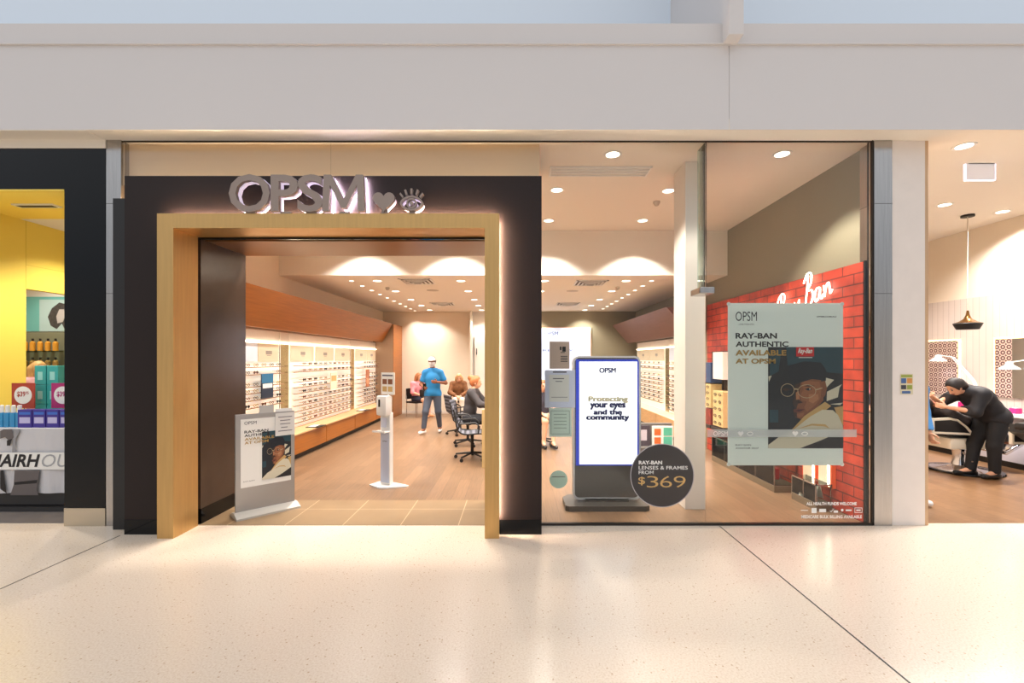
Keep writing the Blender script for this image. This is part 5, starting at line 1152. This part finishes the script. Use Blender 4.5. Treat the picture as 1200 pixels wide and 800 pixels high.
# wall picture, glass shelf and bottles in the back
t = thing('wall_picture', 'grey picture of flowing hair on the teal hair shop wall', 'picture', (-7.85, 7.87, 2.2))
MB().box(-8.25, -7.55, 7.868, 7.879, 2.2, 2.75).build('board', mat('pic_pale', (176, 200, 196), .5), t)
g = MB()
hp = [(-8.05, 2.3), (-8.1, 2.45), (-8.03, 2.6), (-7.9, 2.7), (-7.76, 2.66), (-7.7, 2.52), (-7.74, 2.36), (-7.66, 2.24), (-7.8, 2.22), (-7.86, 2.34), (-7.95, 2.24)]
g.mi(0).prism(hp, 'y', 7.864, 7.868); g.mi(1).prism([(-7.93, 2.34), (-7.95, 2.46), (-7.9, 2.58), (-7.82, 2.58), (-7.8, 2.46), (-7.84, 2.36)], 'y', 7.861, 7.864)
g.build('print', [mat('pic_dark', (66, 62, 60), .5, noise=.4, nscale=20), mat('pic_face', (186, 178, 172), .5)], t)
t = thing('wall_shelf', 'wall shelf with glass boards under the hair picture', 'shelf', (-8, 7.75, 1.6))
MB().box(-9.3, -7.1, 7.86, 7.899, .9, 2.19).build('back_panel', mat('shelf_olive', (128, 128, 104), .3), t)
for z in (1.22, 1.52, 1.84): MB().box(-9.3, -7.1, 7.62, 7.86, z, z + .02).build('shelf_board', M_glassg, t)
for i in range(8):
    for j, z in enumerate((1.86, 1.54)):
        cx_ = -8.75 + .13 * i
        t = thing('bottle', '%s bottle, %s along the %s glass board under the hair picture' % ('orange' if j == 0 else 'amber', ORD[i], 'upper' if j == 0 else 'middle'), 'bottle', (cx_, 7.74, z), 0, 'bottles on the hair shop shelf')
        MB().lathe([(.036, 0), (.038, .01), (.038, .14), (.016, .165)], 0, 0, 12).build('body', mat('bottle_orange', (232, 160, 50), .3) if j == 0 else mat('bottle_amber', (186, 140, 70), .3), t, True, False)
        MB().lathe([(.016, .165), (.016, .21)], 0, 0, 10).build('cap', M_blackm, t, True, False)
J = dict(pel=(0, 0, .92), che=(0, -.01, 1.22), nek=(0, -.02, 1.42), hed=(0, -.05, 1.55), shl=(.18, 0, 1.36), ell=(.24, .0, 1.09), wrl=(.16, -.20, 1.0), shr=(-.18, 0, 1.36), elr=(-.24, .0, 1.09), wrr=(-.16, -.20, 1.0),
         hil=(.09, 0, .87), knl=(.10, -.03, .48), anl=(.11, .03, .10), toel=(.12, -.10, .045), hir=(-.09, 0, .87), knr=(-.10, -.03, .48), anr=(-.11, .03, .10), toer=(-.12, -.10, .045)); H = A3(*J['hed'])
p = person('person with blond hair and pink top standing in the hair shop', (-7.40, 7.02, 0), math.radians(70), J,
    [('trousers', mat('trouser_black', (30, 30, 36), .8), {'pelvis': 1, 'thigh': 1, 'calf': .93}, .018, [((0, 0, .97), (0, 0, 1))]), ('top', mat('top_rose', (226, 168, 172), .75), {'pelvis': 1, 'abdomen': 1, 'chest': 1, 'neckbase': 1, 'shoulder': 1, 'upper': 1, 'fore': .4}, .024, [((0, 0, .84), (0, 0, -1)), ((0, 0, 1.45), (0, 0, 1))])],
    M_skin, M_hair_b, 'long', hair_extra=longhair(H, .06, .12))
for s in 'lr': shoe(p, J['an' + s], J['toe' + s], M_shoeb)
# promotion table
tb = thing('promotion_table', 'promotion table with a printed grey and white cloth at the hair shop entrance', 'table', (-5.7, 5.45, 0))
MB().box(-6.45, -5.02, 5.17, 5.75, .89, .93).build('table_top', M_blackm, tb)
MB().box(-6.45, -5.0, 5.14, 5.76, .0, .05).box(-6.40, -5.05, 5.2, 5.7, .06, .30).build('storage_base', mat('base_charcoal', (46, 44, 44), .5), tb)
g = MB().mi(0)
n = 26; xs = [-6.47 + 1.47 * i / n for i in range(n + 1)]
zs = [.205 + (.935 - .205) * j / 6 for j in range(7)]
vs = [(x, 5.155 - .014 * math.sin(i * 1.3) * (1 - j / 6), z) for j, z in enumerate(zs) for i, x in enumerate(xs)]
g.add(vs, [(j * (n + 1) + i, j * (n + 1) + i + 1, (j + 1) * (n + 1) + i + 1, (j + 1) * (n + 1) + i) for j in range(6) for i in range(n)])
g.box(-6.47, -5.0, 5.155, 5.76, .931, .937)
Y = 5.135
def pp(k, pts, dy=0): g.mi(k).add([W(px, py, Y - dy) for px, py in pts], [tuple(range(len(pts)))])
pp(1, [(16, 503), (24, 503), (18, 515), (17, 531), (14, 531)]); pp(2, [(17, 551), (46, 551), (45, 562), (43, 571), (45, 580), (12, 580), (16, 568)], .001)
pp(3, [(0, 551), (4, 551), (6, 566), (8, 578), (2, 574), (0, 572)]); pp(2, [(0, 505), (4, 503), (14, 503), (16, 512), (12, 518), (6, 512), (0, 514)], .001); pp(3, [(8, 516), (14, 514), (12, 522), (8, 522)], .002)
pp(3, [(17, 565), (44, 562), (43, 566), (17, 568)], .002); pp(2, [(24, 551), (30, 551), (28, 565), (22, 565)], .002)
pp(4, [(-60, 530), (78, 530), (78, 550), (-60, 550)], .003)
g.build('cloth', [mat('cloth_pale', (206, 204, 206), .8), mat('cloth_mid', (150, 148, 150), .8), mat('cloth_dark', (104, 96, 94), .8), mat('cloth_black', (40, 36, 36), .8), M_paper], tb)
g = textmb([tpx('HAIRH', -14, 532, 47, 547, Y - .005, .03, .25)]); textmb([tpx('OUSE', 49, 532, 104, 547, Y - .005, .0, .25)], g, 1); g.build('cloth_lettering', [M_txt, mat('ink_lightgrey', (168, 168, 170), .6)], tb)
for i, (px, wd) in enumerate(((35.5, 17), (52, 15), (67.5, 15), (83, 15))):
    c = W(px, 502, 5.28); hw = wd * .5 * 5.28 / F * .97
    t = thing('hair_care_box', 'purple and white hair care box, %s in the front row on the promotion table' % ORD[i], 'box', (c[0], 5.28, .937), 0, 'purple boxes on the promotion table')
    MB().box(-hw, hw, -.06, .06, 0, .205, .003).build('carton', mat('box_purple', (58, 42, 140), .4), t, world=False)
    MB().box(-hw * .75, hw * .75, -.0615, -.06, .05, .12).build('print', mat('box_lilac', (196, 190, 226), .5), t, world=False); MB().box(-hw * .8, hw * .8, -.0615, -.06, .15, .18).build('print', mat('box_blue', (60, 110, 200), .5), t, world=False)
for i in range(6):
    c = W(-12 + 7 * i, 502, 5.26)
    t = thing('hair_care_bottle', 'white topped blue bottle, %s in the row beside the purple boxes' % ORD[i], 'bottle', (c[0], 5.26, .937), 0, 'blue bottles on the promotion table')
    MB().box(-.03, .03, -.02, .02, 0, .17, .01).build('body', mat('bottle_blue', (50, 140, 190), .3), t, True, False); MB().lathe([(.022, .17), (.02, .25), (.012, .255)], 0, 0, 12).build('cap', M_white, t, True, False)
for i, px in enumerate((53, 67.2)):
    for j in range(3):
        c = W(px, 470, 5.62); col_w = ('under', 'in the middle of', 'on top of')[j]
        t = thing('teal_carton', 'teal carton %s the stack %s' % (col_w, ('beside the red price card', 'behind the magenta price card')[i]), 'box', (c[0], 5.62, .937 + .236 * j), 0, 'stacked teal cartons')
        MB().box(-.069, .069, -.06, .06, 0, .234, .004).build('carton', mat('carton_teal', (52, 164, 160), .4), t, world=False); MB().box(-.03, .03, -.0615, -.06, .06, .16).build('print', mat('carton_pale', (150, 214, 206), .5), t, world=False)
for px, cm, lb in ((27.5, mat('card_red', (172, 58, 44), .5), 'red price card with white disc on the promotion table'), (74, mat('card_magenta', (176, 36, 110), .5), 'magenta price card with white disc on the promotion table, cut by the black jamb')):
    c = W(px, 478, 5.45); t = thing('price_card', lb, 'price card', (c[0], 5.45, .937))
    z0_ = c[2] - .937; MB().box(-.138, .138, -.004, .004, z0_, z0_ + .30).build('card', cm, t, world=False)
    MB().prism(circ(0, z0_ + .155, .105, 32), 'y', -.006, -.004).build('disc', M_paper, t, world=False)
    textmb([('$39', -.07, .03, z0_ + .13, z0_ + .20, -.007, .03), ('95', .035, .07, z0_ + .165, z0_ + .20, -.007, .02)]).build('lettering', cm, t, world=False)
    MB().tube([(0, .008, 0), (0, .008, z0_ + .1)], .008, 6).lathe([(.06, 0), (.06, .008)], 0, .008, 16).build('stand', M_chrome, t, True, False)
print('objects', len(bpy.data.objects))
